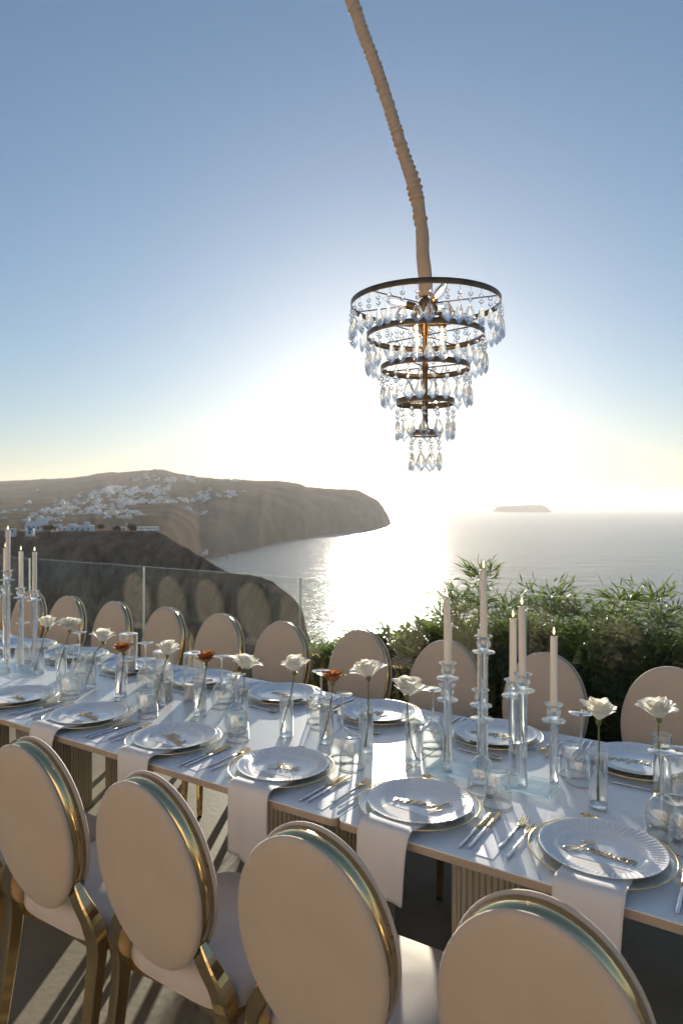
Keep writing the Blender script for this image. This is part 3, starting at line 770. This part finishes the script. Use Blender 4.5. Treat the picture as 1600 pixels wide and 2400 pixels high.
def napkin_mesh(seed):
    r = random.Random(seed); m = MB(); w = .148; nx, ny = 16, 30; hang = r.uniform(.135, .175)
    path = catmull([(-.06, .0145), (-.11, .0165), (-.150, .0215), (-.172, .0245), (-.190, .018), (-.199, -.002), (-.202, -.05), (-.203, -.002 - hang)], 6)
    Lp = len(path); v = []; ph = r.uniform(0, 6)
    for lay in (0, 1):
        for i, p in enumerate(path):
            t = i / (Lp - 1); hg = max(0, t - .62) / .38
            for j in range(nx + 1):
                s = j / nx - .5; x = s * w * (1 - .07 * hg + .02 * math.sin(5 * t + ph)) + .012 * hg * math.sin(ph)
                y = p.x - .006 * hg * (1 + math.sin(s * 9 + ph)) * hg - (.003 if lay else 0) * hg
                z = p.y + (.0032 if lay else 0) * (1 - hg) - hg * .012 * math.sin(s * 3 + ph) * (t > .9)
                v.append((x, y, z))
    W = nx + 1; f = []
    for i in range(Lp - 1):
        for j in range(nx):
            f.append((i * W + j, i * W + j + 1, (i + 1) * W + j + 1, (i + 1) * W + j)); o = Lp * W
            f.append((o + i * W + j, o + (i + 1) * W + j, o + (i + 1) * W + j + 1, o + i * W + j + 1))
        for j in (0, nx): f.append((i * W + j, (i + 1) * W + j, Lp * W + (i + 1) * W + j, Lp * W + i * W + j))
    for j in range(nx):
        for i in (0, Lp - 1): f.append((i * W + j, i * W + j + 1, Lp * W + i * W + j + 1, Lp * W + i * W + j))
    return m.add(v, f).mesh('napkin', 'linen')

# flowing gold wire lettering
GL = {'a': ([(0, .1), (.4, .9), (.75, 1), (.3, .98), (.1, .45), (.35, 0), (.7, .5), (.82, 1), (.82, .3), (1.05, .05)], 1.05),
      'e': ([(0, .1), (.4, .5), (.65, .85), (.4, 1.05), (.15, .6), (.25, .1), (.55, 0), (.85, .2)], .85),
      'i': ([(0, .1), (.3, 1), (.3, .3), (.45, 0), (.65, .2)], .65),
      'n': ([(0, .1), (.2, 1), (.22, 0), (.35, .7), (.6, 1), (.72, .6), (.74, .1), (.98, .15)], .98),
      'r': ([(0, .1), (.2, 1.15), (.4, .9), (.6, .95), (.55, .3), (.7, 0), (.9, .2)], .9),
      's': ([(0, .1), (.4, 1.15), (.48, .8), (.6, .3), (.35, 0), (.1, .15), (.5, .02), (.85, .2)], .85),
      'c': ([(0, .1), (.6, .9), (.4, 1.05), (.1, .6), (.2, .1), (.5, 0), (.8, .25)], .8),
      'h': ([(0, .1), (.45, 1.6), (.35, 2.1), (.15, 1.5), (.15, 0), (.3, .7), (.6, 1), (.72, .5), (.78, .05), (1., .2)], 1.),
      'l': ([(0, .1), (.45, 1.5), (.32, 2.1), (.15, 1.5), (.2, .2), (.45, 0), (.65, .2)], .65),
      't': ([(0, .1), (.35, 2.), (.35, .3), (.55, 0), (.75, .2)], .75),
      'o': ([(0, .1), (.5, 1), (.15, .8), (.2, .1), (.6, .1), (.7, .8), (.4, 1), (.95, .75)], .95),
      'J': ([(.2, 1.7), (.6, 2.4), (1.5, 2.2), (1.0, 1.0), (.9, -.6), (.2, -1.3), (-.5, -.8), (.0, -.1), (.9, .2), (1.5, .2)], 1.5),
      'F': ([(-.4, 1.5), (.3, 2.4), (1.6, 2.3), (.8, 2.0), (.5, 1.0), (.5, -.5), (-.1, -1.0), (-.5, -.2), (.4, .5), (1.2, .8), (.9, .3), (1.3, .1)], 1.3),
      'C': ([(1.4, 1.6), (1.2, 2.4), (.5, 2.0), (.2, .9), (.5, -.1), (1.1, 0), (1.5, .3)], 1.5),
      'N': ([(-.5, .3), (-.2, -.2), (.2, .8), (.5, 2.3), (.8, 1.0), (1.1, -.1), (1.3, 1.0), (1.6, 2.4), (2., 2.2), (1.7, 1.2), (1.7, .2)], 1.7),
      'M': ([(-.4, .2), (-.1, -.2), (.3, 1.2), (.6, 2.2), (.7, .8), (.8, .2), (1.1, 1.4), (1.4, 2.2), (1.5, 1.), (1.6, .1), (1.9, .2)], 1.9),
      'S': ([(.2, .2), (.9, 1.4), (1.3, 2.1), (.9, 2.4), (.6, 1.8), (1.1, 1.0), (1.1, .2), (.4, -.1), (0, .4), (.8, .2), (1.5, .2)], 1.5),
      'A': ([(-.3, .2), (0, -.1), (.6, 1.2), (1, 2.3), (1.05, 1), (1.1, 0), (.7, .9), (.2, .8), (.9, .7), (1.5, .2)], 1.5)}
def lettering(word, h):
    pts = []; x = 0
    for c in word:
        g, w = GL[c]
        for (px, py) in g: pts.append((x + px, py))
        x += w * 1.12
    s = h / 2.4; xs = [p[0] for p in pts]; cx = (min(xs) + max(xs)) / 2
    path = catmull([((p[0] - cx + .25 * p[1]) * s, (p[1] - .8) * s, .0012 + .0008 * math.sin(i * .9)) for i, p in enumerate(pts)], 5)
    return MB().tube(path, .0013, 6).mesh('name_lettering', 'gold_wire')
PR = dict(charger=proto_charger(), plate=proto_plate(), wine=proto_wine(), tumbler=proto_tumbler(), fork=proto_fork(), knife=proto_knife(), spoon=proto_spoon(), menu=proto_menu())
for k, o in PR.items(): TREE[o.name] = snapshot(o)
USED = set()
def put(kind, M, label, group):
    o = PR[kind]
    if kind not in USED:
        USED.add(kind); o.matrix_world = M; tag(o, label, None, group); return o
    return dup(o, M, label, group)
front_names = ['Jessica', 'Francis', 'Chris', 'Natalie', 'Marina' if False else 'Sasha', 'Alice' if False else 'Anna']
back_names = ['Celine' if False else 'Christina', 'Natasha', 'Alina', 'Marie', 'Sanna', 'Martin', 'Nora' if False else 'Nastia', 'Artan', 'Mirna' if False else 'Marcia']
NROT = [-.1, math.pi + .22, .45, -.35, -.1, -.1]
def setting(a, b, rot, side, idx, name, nrot):
    J = lambda s: rnd.uniform(-s, s)
    B = TM(a, b, TOPZ, rot); pl = f'{ORD[idx]} setting from the shrub end, {side} side'; g = side + ' side place settings'
    put('charger', LM(B, 0, 0, .0008), 'clear glass charger with gold rim, ' + pl, g + ': chargers')
    px, py = J(.004), .004 + J(.003)
    put('plate', LM(B, px, py, .0042, rnd.uniform(0, 6)), 'white ribbed dinner plate, ' + pl, g + ': plates')
    o = link('name_lettering', lettering(name, .048 if idx < 3 else .044)); o.matrix_world = LM(B, px, py, .0118, nrot)
    tag(o, 'gold wire name lying on the plate, ' + pl, 'name lettering', g + ': names')
    put('fork', LM(B, -.186 + J(.004), -.125 + J(.008), .0005, J(.04)), 'gold-tined fork next to the plate, ' + pl, g + ': forks')
    put('fork', LM(B, -.216 + J(.004), -.10 + J(.008), .0005, J(.04)), 'gold-tined outer fork, ' + pl, g + ': forks')
    put('menu', LM(B, .221 + J(.004), -.048 + J(.008), .0005, J(.03)), 'blank white menu card, ' + pl, g + ': menu cards')
    put('knife', LM(B, .180 + J(.003), -.15 + J(.006), .0014, J(.03)), 'gold-bladed knife beside the plate, ' + pl, g + ': knives')
    put('knife', LM(B, .202 + J(.003), -.135 + J(.006), .0014, J(.03)), 'gold-bladed outer knife on the menu card, ' + pl, g + ': knives')
    put('spoon', LM(B, .055 + J(.02), .186 + J(.006), .0005, math.pi - .05 + J(.06)), 'gold-bowled dessert spoon above the plate, ' + pl, g + ': spoons')
    wx, wy, tx, ty = (.100, .205, .168, .150) if side == 'terrace' else (.122, .245, .165, .185)
    put('wine', LM(B, wx + J(.008), wy + J(.008), .0005), 'ribbed stemmed wine glass standing upside down, ' + pl, g + ': wine glasses')
    put('tumbler', LM(B, tx + J(.008), ty + J(.008), .0005), 'ribbed tumbler standing upside down, ' + pl, g + ': tumblers')
for k in range(6):
    setting(.48 * k, 0, 0, 'terrace', k, front_names[k], NROT[k])
    o = link('napkin', napkin_mesh(60 + k)); o.matrix_world = LM(TM(.48 * k, 0, TOPZ), .012 + rnd.uniform(-.01, .01), 0, 0, rnd.uniform(-.05, .05))
    tag(o, f'off-white napkin hanging over the table edge, {ORD[k]} setting from the shrub end', 'napkin', 'napkins hanging from the settings')
for k in range(9): setting(.028 + .48 * k, .662, math.pi, 'railing', k, back_names[k], rnd.uniform(-.3, .3))

# ================================================================== VASES AND ROSES
def petal_mesh(Rd, Hh, openn, wid, curl, seed, mt):
    r = random.Random(seed); m = MB(); nu, nv = 8, 8; v = []; f = []
    ph = r.uniform(0, 6)
    for i in range(nv + 1):
        t = i / nv
        for j in range(nu + 1):
            s = j / nu * 2 - 1
            tt = t * (1 - .16 * s * s)
            rad = Rd * (.12 + .88 * tt ** .62) * (1 + openn * tt * tt)
            wv = wid * (.35 + .65 * math.sin(min(1, tt * 1.15) * math.pi / 2))
            an = wv * s / (1 + .5 * openn * tt)
            z = Hh * (tt - .12 * openn * tt * tt) - curl * max(0, tt - .72) ** 2 * 6 * Hh
            rad += curl * max(0, tt - .7) * Rd * 1.5 + .02 * Rd * math.sin(7 * s + ph) * tt * tt * 2
            z += .035 * Hh * math.sin(5 * s + ph * 2) * tt * tt
            v.append((rad * math.cos(an), rad * math.sin(an), z))
    for i in range(nv):
        for j in range(nu): f.append((i * (nu + 1) + j, i * (nu + 1) + j + 1, (i + 1) * (nu + 1) + j + 1, (i + 1) * (nu + 1) + j))
    return m.add(v, f).mesh('petal', mt)
PM = {}
for mt in ('rose_white', 'rose_rust'):
    PM[mt] = [[petal_mesh(.012, .041, .0, 1.6, .03, 1 + k, mt) for k in range(2)], [petal_mesh(.021, .042, .05, 1.2, .14, 5 + k, mt) for k in range(2)],
              [petal_mesh(.028, .040, .16, 1.05, .24, 9 + k, mt) for k in range(3)], [petal_mesh(.032, .034, .34, .9, .34, 14 + k, mt) for k in range(3)]]
SEP = []
for k in range(1):
    m = MB(); v = []; 
    for i in range(6):
        t = i / 5; w = .0048 * math.sin(math.pi * min(1, .2 + .8 * t)) * (1 - t) ** .4
        rr_ = .006 + .011 * t; z = .004 * t - .010 * t * t
        v += [(rr_, -w, z), (rr_, w, z)]
    m.add(v, [(2 * i, 2 * i + 1, 2 * i + 3, 2 * i + 2) for i in range(5)]); SEP = m.mesh('sepal', 'stem_green')
HIP = MB().lathe([(0, -.016), (.0032, -.015), (.0062, -.008), (.0078, 0), (.006, .005), (0, .006)], 12).mesh('rose_hip', 'stem_green')
def vase_parts(t):
    MB().lathe([(0, .0005), (.0245, .0005), (.0255, .002), (.0255, .163)], 40).lathe([(.0238, .163), (.0238, .016), (.0225, .0135), (0, .013)], 40).build('glass_wall', 'drinking_glass', t)
    MB().lathe([(.0238, .1625), (.0247, .1637), (.0255, .1625), (.0247, .1618), (.0238, .1625)], 40).build('rim', 'drinking_glass', t)
    MB().lathe([(0, .0018), (.0225, .0018), (.0243, .004), (.0243, .0118), (.022, .0128), (0, .0128)], 32).build('thick_base', 'rod_glass', t)
    MB().lathe([(0, .0142), (.022, .0145), (.0234, .0172), (.0234, .132), (.0, .1312)], 36).build('water', 'vase_water', t)
vase0 = thing('bud_vase', 'x', 'vase'); vase_parts(vase0); TREE[vase0.name] = snapshot(vase0)
#        a      b     head pixel    kind   openness
VS = [(.643, .282, 953, 1620, 0, 1.0), (.826, .293, 863, 1578, 0, .9), (.988, .290, 780, 1591, 1, 1.0), (1.149, .269, 690, 1566, 0, .75), (1.367, .279, 572, 1560, 0, 1.0), (1.589, .279, 484, 1545, 1, .9),
      (1.822, .275, 392, 1528, 0, .95), (2.07, .283, 289, 1523, 1, 1.1), (2.305, .300, 242, 1497, 0, 1.0), (2.53, .304, 163, 1471, 0, 1.0), (2.736, .325, 112, 1466, 0, .9), (.068, .278, 1403, 1676, 0, 1.15), (-.062, .50, 1543, 1672, 0, 1.1), (2.95, .19, -40, 1470, 0, 1.)]
for i, (a, b, hu, hy, kd, op) in enumerate(VS):
    colr = ('white', 'rust-orange')[kd]
    pos = ['just beside the glass candelabra base', 'second from the glass candelabra base', 'third from the candelabra base', 'between the two rust roses nearest the candelabra', 'over the tumbler of the fourth setting', 'half way along the table',
           'in front of a candle cylinder', 'nearest the far candelabra', 'third nearest the far candelabra', 'second nearest the far candelabra', 'right next to the far candelabra', 'on the shrub side of the large candelabra', 'at the railing-side setting past the large candelabra', 'beyond the far candelabra'][i]
    M = TM(a, b, TOPZ + .0004, rnd.uniform(0, 6))
    vl = f'clear bud vase with one {colr} rose, {pos}'
    if i == 0: vase0.matrix_world = M; tag(vase0, vl, None, 'bud vases down the table middle')
    else: dup(vase0, M, vl, 'bud vases down the table middle')
    base = P(a, b, TOPZ); D = base.y - rnd.uniform(0.0, .02)
    hp = at(hu, hy, D); hp.z -= .012
    rose = thing('rose', f'single {colr} rose, {pos}', 'rose', f'{colr} roses', Matrix.Translation(base))
    hl = hp - base
    foot = Vector((-hl.x * .42, -hl.y * .3, .019)); foot.xy = foot.xy.normalized() * min(.018, foot.xy.length)
    lip = Vector((hl.x, hl.y, 0)); lip = lip.normalized() * min(.019, lip.length) + Vector((0, 0, .155))
    hipp = hl - Vector((0, 0, .014)); 
    mid = foot.lerp(lip, .5) + Vector((rnd.uniform(-.004, .004), 0, 0))
    pth = catmull([foot, mid, lip, lip.lerp(hipp, .6) + Vector((0, 0, .004)), hipp], 6)
    MB().tube(pth, lambda t: .0023 + .0004 * math.sin(t * 19), 8).build('stem', 'stem_red' if kd and i != 5 else 'stem_green', rose)
    tilt = Matrix.Rotation(rnd.uniform(-.22, .22), 4, 'Y') @ Matrix.Rotation(rnd.uniform(-.2, .12), 4, 'X')
    HMx = Matrix.Translation(hl) @ tilt
    sc_ = 1.27 * (1 if not kd else .92)
    q = link('rose_hip', HIP, rose); q.matrix_basis = HMx @ Matrix.Translation((0, 0, -.001))
    for k in range(5):
        q = link('sepal', SEP, rose); q.matrix_basis = HMx @ Matrix.Rotation(k * 1.2566 + rnd.uniform(-.2, .2), 4, 'Z') @ Matrix.Rotation(rnd.uniform(.2, 1.0), 4, 'Y')
    flat = .82 if kd else 1.02
    for lay, (cnt, zo) in enumerate(((3, .004), (5, .0025), (6, .001), (6, -.001))):
        for k in range(cnt):
            if lay == 3 and rnd.random() > op * .6: continue
            me = rnd.choice(PM['rose_rust' if kd else 'rose_white'][lay])
            q = link('petal', me, rose)
            s = sc_ * rnd.uniform(.9, 1.1)
            q.matrix_basis = HMx @ Matrix.Translation((0, 0, zo)) @ Matrix.Rotation(k * 2 * math.pi / cnt + lay * .7 + rnd.uniform(-.25, .25), 4, 'Z') @ Matrix.Rotation(rnd.uniform(-.12, .14) + (.02 * lay if lay > 1 else 0) * op, 4, 'Y') @ Matrix.Diagonal((s, s, s * flat, 1))

# glass cylinders with a low pillar candle
cyl0 = thing('candle_cylinder', 'x', 'candle holder')
MB().lathe([(0, .0006), (.043, .0006), (.0445, .003), (.0445, .2)], 48).lathe([(.0422, .2), (.0422, .012), (.04, .0095), (0, .009)], 48).build('glass_wall', 'drinking_glass', cyl0)
MB().lathe([(0, .0018), (.040, .0018), (.042, .004), (.042, .0075), (.039, .0088), (0, .0088)], 36).build('thick_base', 'rod_glass', cyl0)
mat('lid_frost', (.78, .80, .80), .15, Transmission_Weight=.35)
MB().lathe([(.012, .2003), (.012, .2019), (.0436, .2019), (.0446, .2003), (.012, .2003)], 48).build('ring_lid', 'lid_frost', cyl0)
TREE[cyl0.name] = snapshot(cyl0)
pc0 = thing('pillar_candle', 'x', 'candle')
MB().lathe([(0, .0), (.0385, .0), (.0395, .0015), (.0395, .058), (.038, .0595), (.034, .057), (0, .0555)], 40).build('wax', 'wax', pc0)
MB().tube([(0, 0, .055), (.0006, 0, .066)], .0009, 6).build('wick', 'wick', pc0)
TREE[pc0.name] = snapshot(pc0)
for i, (a, b, w) in enumerate(((1.766, .420, 'behind the rust rose half way along the table'), (1.905, .372, 'right behind a white rose at mid table'), (2.36, .56, 'beside the far railing-side setting'), (-.135, .262, 'past the large candelabra at the shrub end'))):
    M = TM(a, b, TOPZ + .0003)
    l1, l2 = 'clear glass cylinder with a ring lid, ' + w, 'short pillar candle in the cylinder ' + w
    if i == 0: cyl0.matrix_world = M; tag(cyl0, l1, None, 'candle cylinders'); pc0.matrix_world = M @ Matrix.Translation((0, 0, .0125)); tag(pc0, l2, None, 'pillar candles')
    else: dup(cyl0, M, l1, 'candle cylinders'); dup(pc0, M @ Matrix.Translation((0, 0, .0125)), l2, 'pillar candles')

# ================================================================== CANDELABRA
CUP = MB().lathe([(0, .004), (.0115, .0042), (.013, .010), (.0195, .019), (.0212, .029), (.0175, .038), (.0185, .043), (.027, .049), (.0272, .0505), (.025, .0502), (.0155, .044), (.0118, .0385), (.0118, .018), (0, .0175)], 32).mesh('cup', 'rod_glass')
DISC = MB().lathe([(0, 0), (.0335, 0), (.035, .0015), (.0335, .0036), (0, .0038)], 40).mesh('drip_disc', 'rod_glass')
FER = MB().lathe([(0, 0), (.0135, 0), (.0135, .0045), (0, .0046)], 24).mesh('ferrule', 'silver')
CW = {}
def candle(M, L, label):
    t = thing('taper_candle', label, 'candle', 'white taper candles', M)
    key = round(L, 3)
    if key not in CW: CW[key] = MB().lathe([(0, 0), (.0108, 0), (.0112, .01), (.0104, L - .012), (.0102, L - .002), (.0098, L), (.0088, L - .001), (.007, L - .006), (0, L - .007)], 28).mesh('wax', 'wax')
    link('wax', CW[key], t)
    MB().tube([(0, 0, L - .008), (.0004, 0, L + .006)], .0009, 6).build('wick', 'wick', t)
    MB().lathe([(0, L + .004), (.0026, L + .008), (.0037, L + .013), (.003, L + .019), (.0012, L + .026), (0, L + .029)], 14).build('flame', 'flame_glow', t)
def candelabra(label, a0, a1, b0, b1, sticks, wh):
    t = thing('candelabra', label, 'candelabra', None, TM(0, 0, TOPZ + .0004))
    w, d = a1 - a0, b1 - b0
    MB().box((-(a0 + a1) / 2, (b0 + b1) / 2, .006), (w, d, .0115), bev=.0012).build('base_plate', 'base_glass', t)
    for i, (a, b, zd, zt, lean) in enumerate(sticks):
        hr = zd - TOPZ - .012
        rod = MB().lathe([(0, .005), (.0128, .005), (.0132, .0065), (.0132, hr - .001), (.0125, hr), (0, hr)], 28).build('rod', 'rod_glass', t)
        rod.location = (-a, b, .0122)
        q = link('ferrule', FER, rod); q.location = (0, 0, .0001)
        q = link('drip_disc', DISC, rod); q.location = (0, 0, hr + .0002)
        q = link('cup', CUP, rod); q.location = (0, 0, hr + .0002)
        L = zt - (zd + .018)
        candle(Matrix.Translation(P(a, b, zd + .0196)) @ Matrix.Rotation(lean, 4, 'Y'), L, f'white taper candle, {ORD[i]} of the {wh}')
candelabra('large candelabra of seven clear glass sticks on a pale blue-green glass plate', .193, .580, .248, .367,
           [(.517, .273, 1.044, 1.296, -.012), (.400, .275, 1.140, 1.390, .0), (.278, .271, 1.0426, 1.289, -.012), (.550, .343, .956, 1.205, .025), (.436, .343, .956, 1.195, 0.0), (.332, .343, 1.002, 1.238, 0.), (.210, .350, .9455, 1.196, 0.0)], 'large candelabra')
candelabra('candelabra of clear glass sticks at the town end of the table', 2.76, 3.16, .248, .372,
           [(2.82, .352, 1.104, 1.349, 0.004), (2.938, .352, 1.110, 1.349, 0.), (2.925, .272, 1.208, 1.456, .012), (3.078, .352, 1.115, 1.36, .0), (3.05, .272, 1.10, 1.34, 0)], 'far candelabra')

# ================================================================== CHANDELIER AND WRAPPED POLE
CA, CB = .6225, .33
CP = P(CA, CB)
ch = thing('chandelier', 'five-tier bronze ring chandelier hung with clear crystal drops', 'chandelier', None, Matrix.Translation(CP) @ Matrix.Rotation(.3, 4, 'Z'))
# crystal drop: wire, two faceted beads and a kite-shaped faceted pendant
def drop_mesh():
    m = MB()
    def bead(z, r):
        v = [(0, 0, z + r)] + [(r * .8 * math.cos(k * math.pi / 4), r * .8 * math.sin(k * math.pi / 4), z + r * .55) for k in range(8)] + [(r * math.cos(k * math.pi / 4 + .39), r * math.sin(k * math.pi / 4 + .39), z) for k in range(8)] + [(r * .8 * math.cos(k * math.pi / 4), r * .8 * math.sin(k * math.pi / 4), z - r * .55) for k in range(8)] + [(0, 0, z - r)]
        f = [(0, 1 + k, 1 + (k + 1) % 8) for k in range(8)]
        for b in (1, 9):
            for k in range(8):
                n1 = (k + 1) % 8
                if b == 1: f += [(1 + k, 9 + k, 1 + n1), (1 + n1, 9 + k, 9 + n1)]
                else: f += [(9 + k, 17 + n1, 9 + n1), (9 + k, 17 + k, 17 + n1)]
        f += [(25, 17 + (k + 1) % 8, 17 + k) for k in range(8)]
        m.add(v, f, 0, True)
    bead(-.0165, .0068); bead(-.0325, .0068)
    # pendant, flattened in y
    zt = -.043; out = [(0, 0), (.0045, -.006), (.0085, -.015), (.0135, -.027), (.0172, -.038), (.0135, -.045), (.009, -.050), (0, -.062)]
    ring = [(x, z) for x, z in out] + [(-x, z) for x, z in reversed(out[1:-1])]
    n = len(ring); v = [(x, 0, zt + z) for x, z in ring]
    for s in (1, -1): v += [(x * .55, s * .0058, zt + z * .72 - .0095) for x, z in ring]
    f = []
    for k in range(n):
        k1 = (k + 1) % n
        f += [(k, k1, n + k1), (k, n + k1, n + k), (k1, k, 2 * n + k), (k1, 2 * n + k, 2 * n + k1)]
    c1, c2 = len(v), len(v) + 1; v += [(0, .0082, zt - .034), (0, -.0082, zt - .034)]
    for k in range(n): f += [(n + k, n + (k + 1) % n, c1), (2 * n + (k + 1) % n, 2 * n + k, c2)]
    m.add(v, f, 0, True)
    for z0, z1 in ((0.004, -.0095), (-.0235, -.0255), (-.0395, -.0445)): m.tube([(0, 0, z0), (0, 0, z1)], .0006, 5, 1)
    return m.mesh('crystal_drop', ['crystal', 'silver'])
DROP = drop_mesh()
RZ = [(.2438, 2.245, 36), (.1916, 2.142, 28), (.1455, 2.036, 21), (.095, 1.925, 14), (.05, 1.823, 8)]
BH = .0185
for i, (r, z, n) in enumerate(RZ):
    g = MB().lathe([(r, -BH / 2), (r, BH / 2), (r - .003, BH / 2), (r - .003, -BH / 2), (r, -BH / 2)], 96 if i < 3 else 56)
    ring = g.build('ring', 'bronze', ch); ring.location = (0, 0, z)
    for k in range(n):
        a = 2 * math.pi * (k + .5 * (i % 2)) / n + rnd.uniform(-.02, .02)
        q = link('crystal_drop', DROP, ring); q.location = ((r - .0015) * math.cos(a), (r - .0015) * math.sin(a), -BH / 2 - .0042)
        q.rotation_euler = (rnd.uniform(-.06, .06), rnd.uniform(-.06, .06), a + math.pi / 2 + rnd.uniform(-.3, .3)); q.scale = (1.16, 1.16, 1.08)
    ns = 6 if i == 0 else 4
    for k in range(ns):
        a = 2 * math.pi * k / ns + .35 + .2 * i
        if i < 4: MB().tube([(.010 * math.cos(a), .010 * math.sin(a), z + .002), ((r - .0032) * math.cos(a), (r - .0032) * math.sin(a), z + .002)], .0022, 8).build('spoke', 'bronze', ch)
MB().lathe([(0, 1.817), (.046, 1.817), (.0465, 1.8188), (0, 1.8195)], 40).build('bottom_disc', 'bronze', ch)
MB().lathe([(0, 1.82), (.0085, 1.82), (.0085, 1.92), (.0105, 1.921), (.0105, 1.935), (.0085, 1.936), (.0085, 2.03), (.0105, 2.031), (.0105, 2.05), (.0085, 2.051), (.0085, 2.14), (.014, 2.145), (.014, 2.20), (.022, 2.21), (.022, 2.25), (.016, 2.262), (.007, 2.268), (.007, 2.30), (0, 2.30)], 24).build('stem', 'bronze', ch)
BULB = MB().lathe([(.0055, 0), (.009, .006), (.0165, .026), (.0172, .036), (.0135, .055), (.006, .074), (.0015, .084), (0, .086)], 24).mesh('bulb', 'drinking_glass')
FIL = MB().tube([(-.003, 0, .006), (-.0035, 0, .05), (0, 0, .056), (.0035, 0, .05), (.003, 0, .006)], .0013, 6).mesh('filament', 'filament')
for k in range(6):
    up = k % 2 == 0; a = k * math.pi / 3 + .6
    sk = MB().lathe([(0, 0), (.0125, 0), (.014, .004), (.014, .034), (.012, .036), (0, .036)], 20)
    MS = Matrix.Translation((.016 * math.cos(a), .016 * math.sin(a), 2.232 if up else 2.205)) @ Matrix.Rotation(a, 4, 'Z') @ Matrix.Rotation(R(72 if up else 180), 4, 'Y') @ Matrix.Translation((0, 0, .012))
    if not up: MS = Matrix.Translation((.055 * math.cos(a), .055 * math.sin(a), 2.205)) @ Matrix.Rotation(math.pi, 4, 'X'); MB().tube([(.02 * math.cos(a), .02 * math.sin(a), 2.214), (.055 * math.cos(a), .055 * math.sin(a), 2.2135)], .006, 8).build('arm', 'bronze', ch)
    so = sk.build('socket', 'bronze', ch); so.matrix_basis = MS
    q = link('bulb', BULB, so); q.location = (0, 0, .0362)
    q = link('filament', FIL, so); q.location = (0, 0, .0362)

# bent pole wrapped in ruched fabric; beyond the picture it arches over and down to a weighted foot
D = CP.y
pp = [(996, 690), (996, 652), (991, 595), (988, 536), (979, 476), (958.6, 402), (935, 327), (908, 238), (878, 149), (850, 74), (822, 0)]
ctrl = [at(u, y, D) for u, y in pp]
ctrl[0].z = 2.27
ctrl += [Vector((-.10, D, 3.52)), Vector((-.38, D, 3.78)), Vector((-.85, D - .02, 3.95)), Vector((-1.5, D - .05, 3.85)), Vector((-2.15, D - .1, 3.3)), Vector((-2.5, D - .14, 2.3)), Vector((-2.6, D - .15, 1.1)), Vector((-2.62, D - .15, .03))]
path = catmull(ctrl, 34)
acc = [0.]
for i in range(1, len(path)): acc.append(acc[-1] + (path[i] - path[i - 1]).length)
NSEG = 20
def wrap(i, t):
    s = acc[i]; q = []
    loose = 1.12 if s < .22 else 1.
    gather = min(1, max(0, (s - .16) / .12)) * (.5 + .5 * (.5 + .5 * math.sin(s * 4.6 + 1.2 * math.sin(s * 2.3))))
    for k in range(NSEG):
        a = 2 * math.pi * k / NSEG
        rr_ = .0195 * loose
        w = math.sin(s * 360 + 1.5 * math.sin(a + s * 3) + 3.2 * fbm(s * 5, a * .3, 2)) * .5 + .5
        w = max(0, 1 - abs(noise.noise(Vector((s * 62 + .8 * math.sin(a + s * 11) + .5 * math.sin(2 * a - s * 7), math.cos(a) * .6, math.sin(a) * .6 + s * 4)))) * 2.4)
        w = (.5 + .5 * math.sin(s * 300 + 7 * noise.noise(Vector((s * 9, 0, 1))) + 1.4 * math.sin(a + 5 * s) + .7 * math.sin(2 * a + 13 * s))) ** 1.6 * min(1, max(.12, .55 + 1.5 * noise.noise(Vector((s * 26, math.cos(a) * .35, 4)))))
        rr_ += gather * (0.0068 * w + .0030 * fbm(s * 34, math.cos(a) * .8, math.sin(a) * .8, 3))
        rr_ += (1 - gather) * .0026 * fbm(s * 9, math.cos(a) * 1.4, math.sin(a) * 1.4, 3) + .002 * math.exp(-((s - .34) / .03) ** 2) + .003 * math.exp(-((s - .385) / .045) ** 2) * max(0, math.cos(a - .4))
        q.append((rr_ * math.cos(a), rr_ * math.sin(a)))
    return q
pole = thing('wrapped_pole', 'bent pole wrapped in ruched beige fabric, holding the chandelier', 'pole', None, Matrix.Identity(4))
dense = []; 
for i in range(len(path) - 1):
    dense += [path[i], path[i].lerp(path[i + 1], .5)] if acc[i] < 1.6 else [path[i]]
dense.append(path[-1]); path = dense
acc = [0.]
for i in range(1, len(path)): acc.append(acc[-1] + (path[i] - path[i - 1]).length)
MB().sweep(path, wrap, 0, True, up=(0, 1, 0)).build('fabric_sleeve', 'fabric_wrap', pole)
e = ctrl[-1]
MB().lathe([(0, 0.001), (.22, .001), (.22, .02), (.21, .028), (.03, .03), (0, .03)], 40, (e.x, e.y, 0)).build('foot', 'bronze', pole)

# ================================================================== HAZE
hz = bpy.data.materials.new('haze_air'); t, out = nt(hz)
pv = t.nodes.new('ShaderNodeVolumePrincipled'); pv.inputs['Color'].default_value = (1, .96, .93, 1); pv.inputs['Density'].default_value = 5.2e-5; pv.inputs['Anisotropy'].default_value = .25
t.links.new(pv.outputs[0], out.inputs['Volume']); MATS['haze_air'] = hz
S2 = S + 500
tag(MB().box((0, 0, (ZS - 20 + 300) / 2), (2 * S2, 2 * S2, 300 - (ZS - 20))).build('haze', 'haze_air'), 'pale sunlit haze hanging over the sea and headland', 'haze', kind='stuff')
